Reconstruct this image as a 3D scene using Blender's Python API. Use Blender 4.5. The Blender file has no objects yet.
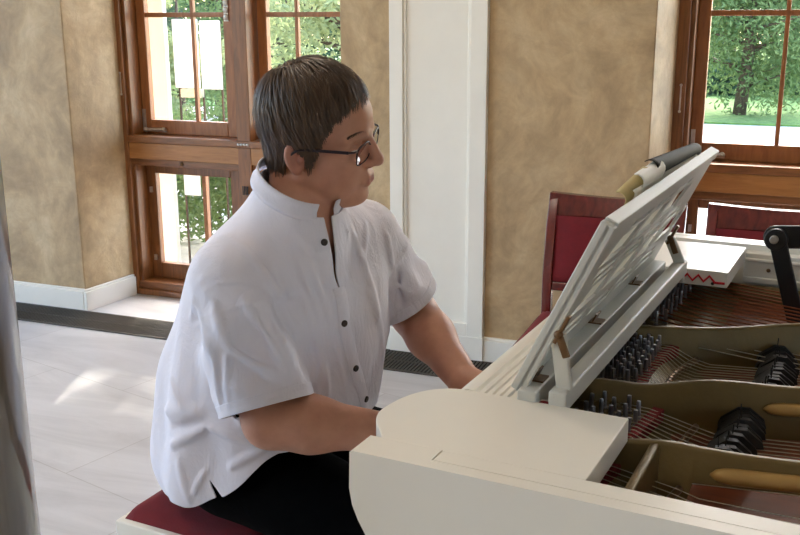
import bpy, bmesh, math, random
import numpy as np
from mathutils import Vector, Matrix
random.seed(7); rng=np.random.default_rng(7)
SC=bpy.context.scene; COL=SC.collection
# ---------------------------------------------------------------- frames
# world: the photographer stands at the origin, Y ahead.  'P' = piano frame (x along the strings,
# y from treble to bass side), 'W' = room frame (u along the window wall, v towards it), 'O' = world
YAW={'P':-0.468838,'W':-0.3771166,'O':0.0}
def to_world(fr,p):
    a=YAW[fr]; c,s=math.cos(a),math.sin(a)
    return Vector((p[0]*c-p[1]*s,p[0]*s+p[1]*c,p[2]))
# ---------------------------------------------------------------- mesh builder
class MB:
    def __init__(s): s.v=[]; s.f=[]; s.m=[]
    def add(s,vs,fs,m=0):
        o=len(s.v); s.v+= [tuple(map(float,p)) for p in vs]; s.f+=[tuple(i+o for i in f) for f in fs]; s.m+=[m]*len(fs); return s
    def box(s,x0,x1,y0,y1,z0,z1,m=0):
        return s.add([(x0,y0,z0),(x1,y0,z0),(x1,y1,z0),(x0,y1,z0),(x0,y0,z1),(x1,y0,z1),(x1,y1,z1),(x0,y1,z1)],
            [(3,2,1,0),(4,5,6,7),(0,1,5,4),(1,2,6,5),(2,3,7,6),(3,0,4,7)],m)
    def prism(s,poly,fn,a,b,m=0):
        """poly: list of 2-D points; fn(p,q,t)->3-D; extruded from t=a to t=b"""
        n=len(poly); vs=[fn(p,q,a) for p,q in poly]+[fn(p,q,b) for p,q in poly]
        return s.add(vs,[tuple(range(n-1,-1,-1)),tuple(range(n,2*n))]+[(i,(i+1)%n,n+(i+1)%n,n+i) for i in range(n)],m)
    def bar(s,a,b,w,h,up=(0,0,1),m=0):
        a=Vector(a);b=Vector(b);d=(b-a).normalized();u=Vector(up);r=d.cross(u).normalized();u=r.cross(d)
        vs=[p+r*(i*w/2)+u*(j*h/2) for p in (a,b) for i,j in((-1,-1),(1,-1),(1,1),(-1,1))]
        return s.add(vs,[(0,1,2,3),(7,6,5,4),(0,4,5,1),(1,5,6,2),(2,6,7,3),(3,7,4,0)],m)
    def tube(s,pts,r,n=8,m=0,caps=True,up=(0,0,1)):
        pts=[Vector(p) for p in pts]; R=r if isinstance(r,(list,tuple)) else [r]*len(pts)
        vs=[];fs=[];u=None
        for i,p in enumerate(pts):
            d=(pts[min(i+1,len(pts)-1)]-pts[max(i-1,0)]).normalized()
            if u is None:
                t=Vector(up) if abs(d.dot(Vector(up)))<.95 else Vector((1,0,0)); u=(t-d*t.dot(d)).normalized()
            else: u=(u-d*u.dot(d)).normalized()
            w=d.cross(u)
            vs+=[p+(u*math.cos(2*math.pi*k/n)+w*math.sin(2*math.pi*k/n))*R[i] for k in range(n)]
        for i in range(len(pts)-1):
            fs+=[(i*n+k,i*n+(k+1)%n,(i+1)*n+(k+1)%n,(i+1)*n+k) for k in range(n)]
        if caps: fs+=[tuple(range(n-1,-1,-1)),tuple((len(pts)-1)*n+k for k in range(n))]
        return s.add(vs,fs,m)
    def lathe(s,prof,c=(0,0,0),n=24,m=0):
        """prof: (radius,z) from bottom to top"""
        vs=[];fs=[]
        for r,z in prof: vs+=[(c[0]+r*math.cos(2*math.pi*k/n),c[1]+r*math.sin(2*math.pi*k/n),c[2]+z) for k in range(n)]
        L=len(prof)
        for i in range(L-1): fs+=[(i*n+k,i*n+(k+1)%n,(i+1)*n+(k+1)%n,(i+1)*n+k) for k in range(n)]
        fs+=[tuple(range(n-1,-1,-1)),tuple((L-1)*n+k for k in range(n))]
        return s.add(vs,fs,m)
    def surf(s,fn,nu,nv,m=0):
        vs=[fn(i/nu,j/nv) for i in range(nu+1) for j in range(nv+1)]
        fs=[(i*(nv+1)+j,(i+1)*(nv+1)+j,(i+1)*(nv+1)+j+1,i*(nv+1)+j+1) for i in range(nu) for j in range(nv)]
        return s.add(vs,fs,m)
    def ball(s,c,rx,ry=None,rz=None,n=12,m=0):
        ry=ry or rx; rz=rz or rx; L=max(6,n//2); vs=[];fs=[]
        for i in range(1,L):
            t=math.pi*i/L-math.pi/2
            vs+=[(c[0]+rx*math.cos(t)*math.cos(2*math.pi*k/n),c[1]+ry*math.cos(t)*math.sin(2*math.pi*k/n),c[2]+rz*math.sin(t)) for k in range(n)]
        b=len(vs); vs+=[(c[0],c[1],c[2]-rz),(c[0],c[1],c[2]+rz)]
        for i in range(L-2): fs+=[(i*n+k,i*n+(k+1)%n,(i+1)*n+(k+1)%n,(i+1)*n+k) for k in range(n)]
        fs+=[(b,(k+1)%n,k) for k in range(n)]+[(b+1,(L-2)*n+k,(L-2)*n+(k+1)%n) for k in range(n)]
        return s.add(vs,fs,m)
def newmesh(name,v,f,smooth=False,mi=None):
    me=bpy.data.meshes.new(name); me.from_pydata([tuple(p) for p in v],[],[tuple(q) for q in f])
    if mi is not None and len(mi)==len(me.polygons): me.polygons.foreach_set('material_index',list(mi))
    if smooth: me.polygons.foreach_set('use_smooth',[True]*len(me.polygons))
    me.update(); return me
def fixn(me):
    bm=bmesh.new(); bm.from_mesh(me); bmesh.ops.recalc_face_normals(bm,faces=bm.faces); bm.to_mesh(me); bm.free()
def root(name,label,cat,fr,base,group=None,kind=None):
    """an Empty at a thing's base"""
    o=bpy.data.objects.new(name,None); COL.objects.link(o); o.empty_display_size=.1
    o.location=to_world(fr,base); o.rotation_euler=(0,0,YAW[fr]); o['fr']=fr; o['bx'],o['by'],o['bz']=map(float,base)
    tag(o,label,cat,group,kind); return o
def tag(o,label=None,cat=None,group=None,kind=None):
    if label: o['label']=label
    if cat: o['category']=cat
    if group: o['group']=group
    if kind: o['kind']=kind
    return o
def build(name,mb,mat,parent=None,fr='P',base=None,bevel=0,smooth=False,seg=2,fix=True,label=None):
    """link the collected shapes as ONE mesh object; coordinates are given in the thing's frame"""
    top=parent
    while top is not None and top.parent is not None: top=top.parent
    if top is not None and 'bx' in top: fr=top['fr']; B=(top['bx'],top['by'],top['bz'])
    else:
        if base is None:
            a=np.array(mb.v); base=((a[:,0].min()+a[:,0].max())/2,(a[:,1].min()+a[:,1].max())/2,a[:,2].min())
        B=base
    v=[(p[0]-B[0],p[1]-B[1],p[2]-B[2]) for p in mb.v]
    me=newmesh(name,v,mb.f,smooth,mb.m)
    if fix: fixn(me)
    for m in (mat if isinstance(mat,(list,tuple)) else [mat]): me.materials.append(m)
    o=bpy.data.objects.new(name,me); COL.objects.link(o)
    if parent is not None: o.parent=parent
    else:
        o.location=to_world(fr,B); o.rotation_euler=(0,0,YAW[fr]); o['fr']=fr; o['bx'],o['by'],o['bz']=map(float,B)
    if bevel:
        b=o.modifiers.new('bevel','BEVEL'); b.width=bevel; b.segments=seg; b.limit_method='ANGLE'; b.angle_limit=math.radians(35)
        me.polygons.foreach_set('use_smooth',[True]*len(me.polygons))
        w=o.modifiers.new('wn','WEIGHTED_NORMAL'); w.keep_sharp=True
    if label: o['label']=label
    return o
# ---------------------------------------------------------------- materials
def mat(name): 
    m=bpy.data.materials.new(name); m.use_nodes=True; nt=m.node_tree; b=nt.nodes['Principled BSDF']; return m,nt,b
def lin(r,g,b):
    f=lambda c:(c/255/12.92 if c/255<=.04045 else ((c/255+.055)/1.055)**2.4)
    return (f(r),f(g),f(b),1)
def tex(nt,scale,detail=4,rough=.6,stretch=(1,1,1),dist=0,kind='ShaderNodeTexNoise'):
    tc=nt.nodes.new('ShaderNodeTexCoord'); mp=nt.nodes.new('ShaderNodeMapping'); mp.inputs['Scale'].default_value=stretch
    n=nt.nodes.new(kind); n.inputs['Scale'].default_value=scale
    if 'Detail' in n.inputs: n.inputs['Detail'].default_value=detail
    if 'Roughness' in n.inputs: n.inputs['Roughness'].default_value=rough
    if 'Distortion' in n.inputs: n.inputs['Distortion'].default_value=dist
    nt.links.new(tc.outputs['Object'],mp.inputs['Vector']); nt.links.new(mp.outputs['Vector'],n.inputs['Vector']); return n
def ramp(nt,src,stops):
    r=nt.nodes.new('ShaderNodeValToRGB'); e=r.color_ramp.elements
    while len(e)<len(stops): e.new(.5)
    for i,(p,c) in enumerate(stops): e[i].position=p; e[i].color=c
    nt.links.new(src,r.inputs['Fac']); return r
def bump(nt,b,src,strength,dist=.01):
    n=nt.nodes.new('ShaderNodeBump'); n.inputs['Strength'].default_value=strength; n.inputs['Distance'].default_value=dist
    nt.links.new(src,n.inputs['Height']); nt.links.new(n.outputs['Normal'],b.inputs['Normal'])
def simple(name,rgb,rough=.5,metal=0,var=.06,scale=8,stretch=(1,1,1),bmp=0,bs=60,coat=0,sheen=0):
    m,nt,b=mat(name); c=lin(*rgb)
    n=tex(nt,scale,5,.6,stretch)
    d=tuple(max(0,x*(1-var*2)) for x in c[:3])+(1,); l=tuple(min(1,x*(1+var*2)) for x in c[:3])+(1,)
    r=ramp(nt,n.outputs['Fac'],[(.3,d),(.7,l)]); nt.links.new(r.outputs['Color'],b.inputs['Base Color'])
    b.inputs['Roughness'].default_value=rough; b.inputs['Metallic'].default_value=metal
    if coat: b.inputs['Coat Weight'].default_value=coat; b.inputs['Coat Roughness'].default_value=.15
    if sheen: b.inputs['Sheen Weight'].default_value=sheen
    if bmp:
        t=tex(nt,bs,4,.6,stretch); bump(nt,b,t.outputs['Fac'],bmp,.004)
    return m
M={}
def stucco():
    m,nt,b=mat('stucco'); n1=tex(nt,2.3,8,.68,(1,1,.8),.6); n2=tex(nt,9,6,.7,(1,1,1),.8); n3=tex(nt,1.1,3,.5)
    r1=ramp(nt,n1.outputs['Fac'],[(.32,lin(154,128,94)),(.5,lin(186,159,120)),(.68,lin(208,184,146))])
    r2=ramp(nt,n2.outputs['Fac'],[(.3,(.72,.72,.72,1)),(.7,(1.08,1.08,1.08,1))])
    mx=nt.nodes.new('ShaderNodeMix'); mx.data_type='RGBA'; mx.blend_type='MULTIPLY'; mx.inputs['Factor'].default_value=.8
    nt.links.new(r1.outputs['Color'],mx.inputs['A']); nt.links.new(r2.outputs['Color'],mx.inputs['B'])
    nt.links.new(mx.outputs['Result'],b.inputs['Base Color']); b.inputs['Roughness'].default_value=.55
    n4=tex(nt,14,8,.65,(1,1,1),1.2); bump(nt,b,n4.outputs['Fac'],.25,.012); return m
M['stucco']=stucco()
def wood(name,dark,light,stretch,rough=.4,coat=.2):
    m,nt,b=mat(name); n=tex(nt,6,6,.65,stretch,1.0)
    r=ramp(nt,n.outputs['Fac'],[(.3,lin(*dark)),(.7,lin(*light))]); nt.links.new(r.outputs['Color'],b.inputs['Base Color'])
    b.inputs['Roughness'].default_value=rough; b.inputs['Coat Weight'].default_value=coat; b.inputs['Coat Roughness'].default_value=.25
    bump(nt,b,n.outputs['Fac'],.12,.003); return m
M['wood_v']=wood('oak_upright',(104,62,29),(148,94,49),(8,8,.7))
M['wood_h']=wood('oak_level',(104,62,29),(148,94,49),(.7,8,8))
M['beam']=wood('oak_beam',(150,97,46),(178,122,66),(.8,3,7))
M['sash']=wood('pine_sash',(134,82,42),(172,110,62),(6,6,.8))
M['mahogany']=wood('mahogany',(74,20,16),(108,36,28),(5,5,1.2),.25,.5)
M['white']=simple('white_paint',(236,232,222),.42,0,.015,4)
M['ivory']=simple('ivory_lacquer',(238,234,222),.3,0,.012,3,coat=.25)
M['slide']=simple('ivory_lacquer_shaded',(202,203,197),.45,0,.02,5)  # same white as the case, greyed for the shade on the desk
M['plaster']=simple('ceiling_plaster',(236,230,218),.8,0,.02,3)
M['gold']=simple('bronzed_iron',(108,90,50),.42,.35,.07,14,bmp=.12,bs=140)
M['goldbar']=simple('pale_bronze',(176,142,82),.42,.25,.05,14)
M['soundboard']=simple('soundboard_spruce',(120,62,34),.5,0,.12,10,(.6,7,6))
M['felt']=simple('red_felt',(120,24,28),.9,0,.08,90,bmp=.3,bs=300)
M['redline']=simple('bright_red_felt',(196,30,40),.8,0,.04,60)
M['redcloth']=simple('dark_red_upholstery',(104,2,14),.85,0,.06,30,bmp=.2,bs=240)
M['steel']=simple('steel',(196,190,172),.42,.8,.05,30)
M['pin']=simple('blued_steel',(160,160,166),.3,.9,.05,60)
M['copper']=simple('copper_wound',(150,92,66),.4,.6,.08,60)
M['brass']=simple('brown_brass',(112,86,60),.35,.7,.1,60)
M['black']=simple('black_felt',(24,23,22),.6,0,.1,60,bmp=.2,bs=200)
M['blackmetal']=simple('black_coated_metal',(40,40,42),.42,.2,.05,40)
M['darkiron']=simple('dark_iron_grating',(74,68,60),.5,.3,.1,40)
M['pit_shade']=simple('grating_pit_shade',(14,13,12),.9,0,.1,8)  # near-black colour standing in for shade below the grating
M['silver']=simple('nickel_fitting',(206,202,196),.3,.8,.05,60)
M['paper']=simple('white_page',(240,238,230),.6,0,.02,20)
M['yellowpage']=simple('straw_coloured_page',(184,166,112),.6,0,.06,20)
M['darkpage']=simple('charcoal_page',(13,13,15),.7,0,.1,20)
M['piano_black']=simple('ebony_key',(20,18,18),.3,0,.05,20)
def glass():
    m=bpy.data.materials.new('window_glass'); m.use_nodes=True; nt=m.node_tree; nt.nodes.clear()
    o=nt.nodes.new('ShaderNodeOutputMaterial'); t=nt.nodes.new('ShaderNodeBsdfTransparent'); g=nt.nodes.new('ShaderNodeBsdfGlossy')
    g.inputs['Roughness'].default_value=.02; mx=nt.nodes.new('ShaderNodeMixShader'); f=nt.nodes.new('ShaderNodeLayerWeight'); f.inputs['Blend'].default_value=.12
    mul=nt.nodes.new('ShaderNodeMath'); mul.operation='MULTIPLY'; mul.inputs[1].default_value=.5
    n=tex(nt,3,3); r=ramp(nt,n.outputs['Fac'],[(.2,(.96,.97,.96,1)),(.8,(.99,.99,.98,1))]); nt.links.new(r.outputs['Color'],t.inputs['Color'])
    nt.links.new(f.outputs['Fresnel'],mul.inputs[0]); nt.links.new(mul.outputs[0],mx.inputs['Fac'])
    nt.links.new(t.outputs[0],mx.inputs[1]); nt.links.new(g.outputs[0],mx.inputs[2]); nt.links.new(mx.outputs[0],o.inputs['Surface']); return m
M['glass']=glass()
def marble():
    m,nt,b=mat('pale_marble_tiles'); tc=nt.nodes.new('ShaderNodeTexCoord'); mp=nt.nodes.new('ShaderNodeMapping')
    mp.inputs['Rotation'].default_value=(0,0,.25); nt.links.new(tc.outputs['Object'],mp.inputs['Vector'])
    br=nt.nodes.new('ShaderNodeTexBrick'); br.inputs['Scale'].default_value=1.0; br.inputs['Brick Width'].default_value=.9; br.inputs['Row Height'].default_value=.6
    br.inputs['Mortar Size'].default_value=.002; br.inputs['Color1'].default_value=(.98,.98,.98,1); br.inputs['Color2'].default_value=(.88,.88,.88,1); br.inputs['Mortar'].default_value=(.72,.7,.68,1)
    nt.links.new(mp.outputs['Vector'],br.inputs['Vector'])
    n=tex(nt,2.2,8,.65,(.5,2.2,1),1.3); r=ramp(nt,n.outputs['Fac'],[(.3,lin(188,187,188)),(.55,lin(208,207,208)),(.75,lin(219,218,219))])
    mx=nt.nodes.new('ShaderNodeMix'); mx.data_type='RGBA'; mx.blend_type='MULTIPLY'; mx.inputs['Factor'].default_value=1
    nt.links.new(r.outputs['Color'],mx.inputs['A']); nt.links.new(br.outputs['Color'],mx.inputs['B']); nt.links.new(mx.outputs['Result'],b.inputs['Base Color'])
    b.inputs['Roughness'].default_value=.28; return m
M['marble']=marble()
def stone_column():
    m,nt,b=mat('polished_stone'); n=tex(nt,3,6,.6,(1,1,.35),1.5)
    r=ramp(nt,n.outputs['Fac'],[(.35,lin(84,70,56)),(.5,lin(128,116,100)),(.68,lin(160,150,134))]); nt.links.new(r.outputs['Color'],b.inputs['Base Color'])
    b.inputs['Roughness'].default_value=.32; b.inputs['Metallic'].default_value=.1; b.inputs['Coat Weight'].default_value=.5; return m
M['column']=stone_column()
def leaf(name,a,b_,tr=.45):
    m=bpy.data.materials.new(name); m.use_nodes=True; nt=m.node_tree; nt.nodes.clear(); o=nt.nodes.new('ShaderNodeOutputMaterial')
    n=tex(nt,1.6,3); r=ramp(nt,n.outputs['Fac'],[(.3,lin(*a)),(.7,lin(*b_))])
    d=nt.nodes.new('ShaderNodeBsdfDiffuse'); t=nt.nodes.new('ShaderNodeBsdfTranslucent'); mx=nt.nodes.new('ShaderNodeMixShader'); mx.inputs['Fac'].default_value=tr
    nt.links.new(r.outputs['Color'],d.inputs['Color']); nt.links.new(r.outputs['Color'],t.inputs['Color'])
    nt.links.new(d.outputs[0],mx.inputs[1]); nt.links.new(t.outputs[0],mx.inputs[2]); nt.links.new(mx.outputs[0],o.inputs['Surface']); return m
M['leaf']=leaf('broad_leaves',(84,106,68),(138,158,108)); M['leaf_dark']=leaf('dark_leaves',(54,74,60),(90,110,88),.3); M['leaf_pale']=leaf('pale_leaves',(124,140,100),(184,190,144))
M['glow_panel']=leaf('backlit_white_panel',(244,244,242),(252,252,250),.6)  # translucent white, so the added panels glow with the sun behind
M['thinpaper']=leaf('thin_white_paper',(240,238,228),(250,248,240),.5)
M['bark']=simple('bark',(84,70,58),.9,0,.2,10,(3,3,.5),bmp=.5,bs=20)
M['gravel']=simple('pale_gravel',(206,200,188),.95,0,.08,6,bmp=.3,bs=40); M['lawn']=simple('lawn_grass',(96,128,60),.95,0,.2,9,bmp=.4,bs=60)
# ================================================================ the room
FV=3.985; WV=4.33; CEIL=3.3
def st(o,label=None): o['kind']='structure'; 
fl=MB(); fl.box(-6.2,4.8,-4.2,4.62,-.12,0)
o=build('floor',fl,M['marble'],fr='W',base=(0,0,0)); st(o); o['label']='pale polished marble tile floor'; 
ce=MB(); ce.box(-6.2,4.8,-4.2,4.62,CEIL,CEIL+.12); o=build('ceiling',ce,M['plaster'],fr='W'); st(o); o['label']='white plaster ceiling above the room'
def zp(p,q,t): return (p,q,t)
w=MB()
w.prism([(-6.2,FV),(-3.34,FV),(-3.29,WV),(-3.29,4.62),(-6.2,4.62)],zp,0,CEIL)
w.prism([(-1.853,FV),(-.514,FV),(-.47,WV),(-.47,4.62),(-1.90,4.62),(-1.90,WV)],zp,0,CEIL)
w.prism([(.99,FV),(4.8,FV),(4.8,4.62),(.95,4.62),(.95,WV)],zp,0,CEIL)
w.box(-3.40,-1.80,FV+.01,4.62,2.75,CEIL); w.box(-.60,1.05,FV+.01,4.62,2.75,CEIL)
o=build('wall_front',w,M['stucco'],fr='W',base=(0,0,0),bevel=.006); st(o); o['label']='sand coloured mottled stucco window wall with deep niches'
def wall_open(name,lab,axis,pos,a0,a1,opens):
    w=MB(); t=.2
    def bx(a,b,z0,z1):
        if axis=='u': w.box(pos,pos+t,a,b,z0,z1)
        else: w.box(a,b,pos,pos+t,z0,z1)
    cur=a0
    for (x0,x1,z0,z1) in opens:
        bx(cur,x0,0,CEIL); bx(x0,x1,0,z0) if z0>0 else None; bx(x0,x1,z1,CEIL); cur=x1
    bx(cur,a1,0,CEIL)
    o=build(name,w,M['stucco'],fr='W',base=(0,0,0)); st(o); o['label']=lab
wall_open('wall_left','stucco side wall with tall openings left of the room','u',-6.4,-4.2,4.62,[(-3.9,-1.2,.1,3.15),(-.9,1.6,.1,3.15),(1.9,3.8,.1,3.15)])
wall_open('wall_right','stucco side wall at the far right of the room','u',4.8,-4.2,4.62,[(-3.2,-1.6,.6,2.8)])
wall_open('wall_back','stucco wall behind the photographer','v',-4.4,-6.4,5.0,[])
# baseboards
def base_run(poly,h,t):  # polyline in W, thickness towards the room on its right-hand side
    mb=MB()
    for (a,b) in zip(poly[:-1],poly[1:]):
        a=Vector(a+(0,));b=Vector(b+(0,));d=(b-a).normalized();n=Vector((d.y,-d.x,0))
        q=[a,b+d*0,b+n*t,a+n*t]
        mb.prism([(p.x,p.y) for p in q],zp,0,h-.012); q=[a,b,b+n*t*.6,a+n*t*.6]; mb.prism([(p.x,p.y) for p in q],zp,h-.012,h)
    return mb
mb=base_run([(-6.2,FV),(-3.34,FV)],.115,.022); 
m2=base_run([(-3.34+.003,FV-.022),(-3.293,WV-.005)],.115,.022); mb.add(m2.v,m2.f)
o=build('baseboard_left',mb,M['white'],fr='W',bevel=.003); st(o); o['label']='white baseboard wrapping the left stucco pier'
mb=base_run([(-1.875,FV),(-.50,FV)],.112,.024); o=build('baseboard_middle',mb,M['white'],fr='W',bevel=.003); st(o); o['label']='white baseboard under the middle pier and white panel'
mb=base_run([(.97,FV),(4.8,FV)],.112,.024); o=build('baseboard_right',mb,M['white'],fr='W',bevel=.003); st(o); o['label']='white baseboard of the right pier'
# white pilaster with a sunk panel
p=MB(); u0,u1,i0,i1=-1.613,-1.18,-1.551,-1.253; y0=FV-.03
p.box(u0,i0,y0,FV+.02,.10,CEIL-.01); p.box(i1,u1,y0,FV+.02,.10,CEIL-.01); p.box(i0,i1,y0,FV+.02,.10,.17); p.box(i0,i1,y0,FV+.02,3.1,CEIL-.01); p.box(i0,i1,FV-.008,FV+.02,.17,3.1)
for (a,b) in ((i0,i0+.012),(i1-.012,i1)): p.box(a,b,FV-.02,FV,.17,3.1)
p.box(u0-.004,u1+.004,FV-.034,FV+.02,0,.112)
o=build('trim_1',p,M['white'],fr='W',bevel=.003); st(o); o['label']='tall white pilaster panel on the middle stucco pier'
# floor grille
g=MB(); gu0,gu1,gv0,gv1=-5.9,4.4,3.715,3.955
g.box(gu0,gu1,gv0,gv0+.012,-.002,.006); g.box(gu0,gu1,gv1-.012,gv1,-.002,.006); g.box(gu0,gu1,gv0+.118,gv0+.124,-.002,.005)
u=gu0
while u<gu1: g.box(u,u+.0075,gv0+.01,gv1-.01,-.002,.0055); u+=.0165
g.box(gu0,gu1,gv0+.012,gv1-.012,.0004,.0012,1)  # flat dark sheet on the floor imitates the shaded depth
o=build('trim_2',g,[M['darkiron'],M['pit_shade']],fr='W',fix=False); st(o); o['label']='long dark iron floor grating along the window wall'
# ---------------------------------------------------------------- windows
def window(n,u0,u1,post,label,mid):
    """u0..u1 frame, post: (a,b) centre post, upper and lower lights; sash set back in a box lining"""
    r=root('window_%d'%n,label,'window','W',((u0+u1)/2,WV,0),kind='structure')
    f=MB(); T=2.72; y0,y1=WV,WV+.07
    f.box(u0,u0+.052,y0,y1,0,T); f.box(u1-.052,u1,y0,y1,0,T); f.box(u0+.052,u1-.052,y0,y1,T-.07,T)
    f.box(u0+.052,u1-.052,y0,y1,0,.034); 
    f.box(post[0],post[1],y0+.002,y1,.034,T-.07)
    # rebate strips stepping back
    f.box(u0+.052,u0+.072,y0+.022,y1+.1,.034,T-.07); f.box(u1-.072,u1-.052,y0+.022,y1+.1,.034,T-.07)
    build('window_frame',f,M['wood_v'],r,bevel=.004)
    b=MB(); b.box(u0+.05,u1-.05,y0+.004,y1+.12,.752,.839); build('transom_beam',b,M['beam'],r,bevel=.004)
    b=MB(); b.box(u0+.05,u1-.05,y0-.006,y1+.11,.839,.875); b.box(u0+.05,u1-.05,y0+.02,y1+.1,.715,.752); b.box(u0+.05,u1-.05,y0+.012,y1+.1,.034,.075); build('sill',b,M['wood_h'],r,bevel=.004)
    L=MB(); L.box(post[0]+.006,post[1]-.006,y1,y1+.1,.034,T-.07); build('post_lining',L,M['wood_v'],r,bevel=.003)
    k=0
    for (a,b_) in ((u0+.072,post[0]),(post[1],u1-.072)):
        for (z0,z1,up) in ((.875,T-.07,True),(.075,.715,False)):
            v0=WV+.115; s=MB(); sw=.052 if up else .056; rb=.074 if up else .085; sr=.118 if a<post[0]-.1 and n==1 else sw
            s.box(a,a+sw,v0,v0+.04,z0,z1); s.box(b_-sr,b_,v0,v0+.04,z0,z1); s.box(a+sw,b_-sr,v0,v0+.04,z0,z0+rb); s.box(a+sw,b_-sr,v0,v0+.04,z1-.055,z1)
            sa=build('sash',s,M['sash'] if up else M['wood_v'],r,bevel=.004)
            mm=MB(); c=mid[k//2] if up else (a+b_)/2
            if up:
                mm.box(c-.009,c+.009,v0+.004,v0+.03,z0+rb,z1-.055)
                for zz in (1.492,2.1): mm.box(a+sw,b_-sr,v0+.004,v0+.03,zz-.012,zz+.012)
            else: mm.box(c-.012,c+.012,v0+.06,v0+.09,z0+.02,z1-.02)
            build('muntin' if up else 'outer_bar',mm,M['sash'],sa,bevel=.003)
            gl=MB(); gl.box(a+sw-.004,b_-sr+.004,v0+.017,v0+.020,z0+rb-.004,z1-.052); build('pane',gl,M['glass'],sa)
            k+=1
            # fittings
            if up:
                h=MB(); ax=a if k<3 else a
                h.box(a+.004,a+.022,v0-.008,v0+.002,z0+.02,z0+.13); h.box(a+.004,a+.15,v0-.010,v0+.002,z0+.012,z0+.03)
                h.tube([(a+.03,v0-.018,z0+.022),(a+.14,v0-.018,z0+.026)],.010,8); h.ball((a+.03,v0-.018,z0+.022),.014); h.ball((a+.14,v0-.018,z0+.026),.013)
                build('corner_stay',h,M['silver'],sa,smooth=False)
                h=MB(); bx=b_-sr+.022
                for dz in (-.035,0,.035): h.ball((bx,v0-.006,1.515+dz),.016,.01,.018)
                h.box(bx-.012,bx+.012,v0-.006,v0+.002,1.46,1.57); build('hinge',h,M['silver'],sa)
            else:
                h=MB(); h.box(a+.02,a+.034,v0-.012,v0+.002,z0+.10,z0+.13); h.box(a+.02,a+.034,v0-.012,v0+.002,z1-.16,z1-.13); build('hinge',h,M['silver'],sa)
    # small fittings on the frame face
    h=MB(); pc=(post[0]+post[1])/2
    for dx in (-.026,-.01,.008,.026): h.ball((pc+dx,y0-.006,.857),.009,.006,.007)
    h.box(pc-.03,pc+.03,y0-.006,y0+.004,.853,.861); build('catch',h,M['silver'],r)
    h=MB(); h.box(u0+.03,u0+.036,y0-.004,y0+.004,1.09,1.2); h.ball((u0+.033,y0-.003,1.09),.006); h.ball((u0+.033,y0-.003,1.2),.006); build('frame_pin',h,M['silver'],r)
    h=MB()
    for kk in range(4): h.tube([(post[0]+.028+kk*.009,y0-.008,.60),(post[0]+.028+kk*.009,y0-.008,.645)],.003,6)
    build('latch',h,M['blackmetal'],r)
    h=MB(); h.ball((-2.95 if n==1 else .1,y0+.018,.735),.012,.008,.012); build('knob',h,M['brass'],r)
    return r
window(1,-3.315,-1.87,(-2.60,-2.522),'tall oak window in the left niche behind the pianist',(-2.905,-2.305))
window(2,-.476,.965,(.205,.283),'tall oak window at the right behind the red chairs',(-.05,.55))
for nm,(a,b) in (('left',(-3.34,-1.86)),('right',(-.50,.98))):
    m_=MB(); m_.box(a,b,4.53,4.72,-.2,.0); m_.box(a,b,4.53,4.72,2.72,2.8)
    o=build('trim_3' if nm=='left' else 'trim_4',m_,M['white'],fr='W'); st(o); o['label']='outer stone sill and lintel of the %s window'%nm
# ---------------------------------------------------------------- polished column at the left edge
c=MB(); c.lathe([(.128,0),(.128,CEIL)],(-.626,1.2,0),64)
o=build('column',c,M['column'],fr='O',smooth=False); o.data.polygons.foreach_set('use_smooth',[len(p.vertices)==4 for p in o.data.polygons]); tag(o,'round polished grey brown column at the left edge','column')
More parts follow.
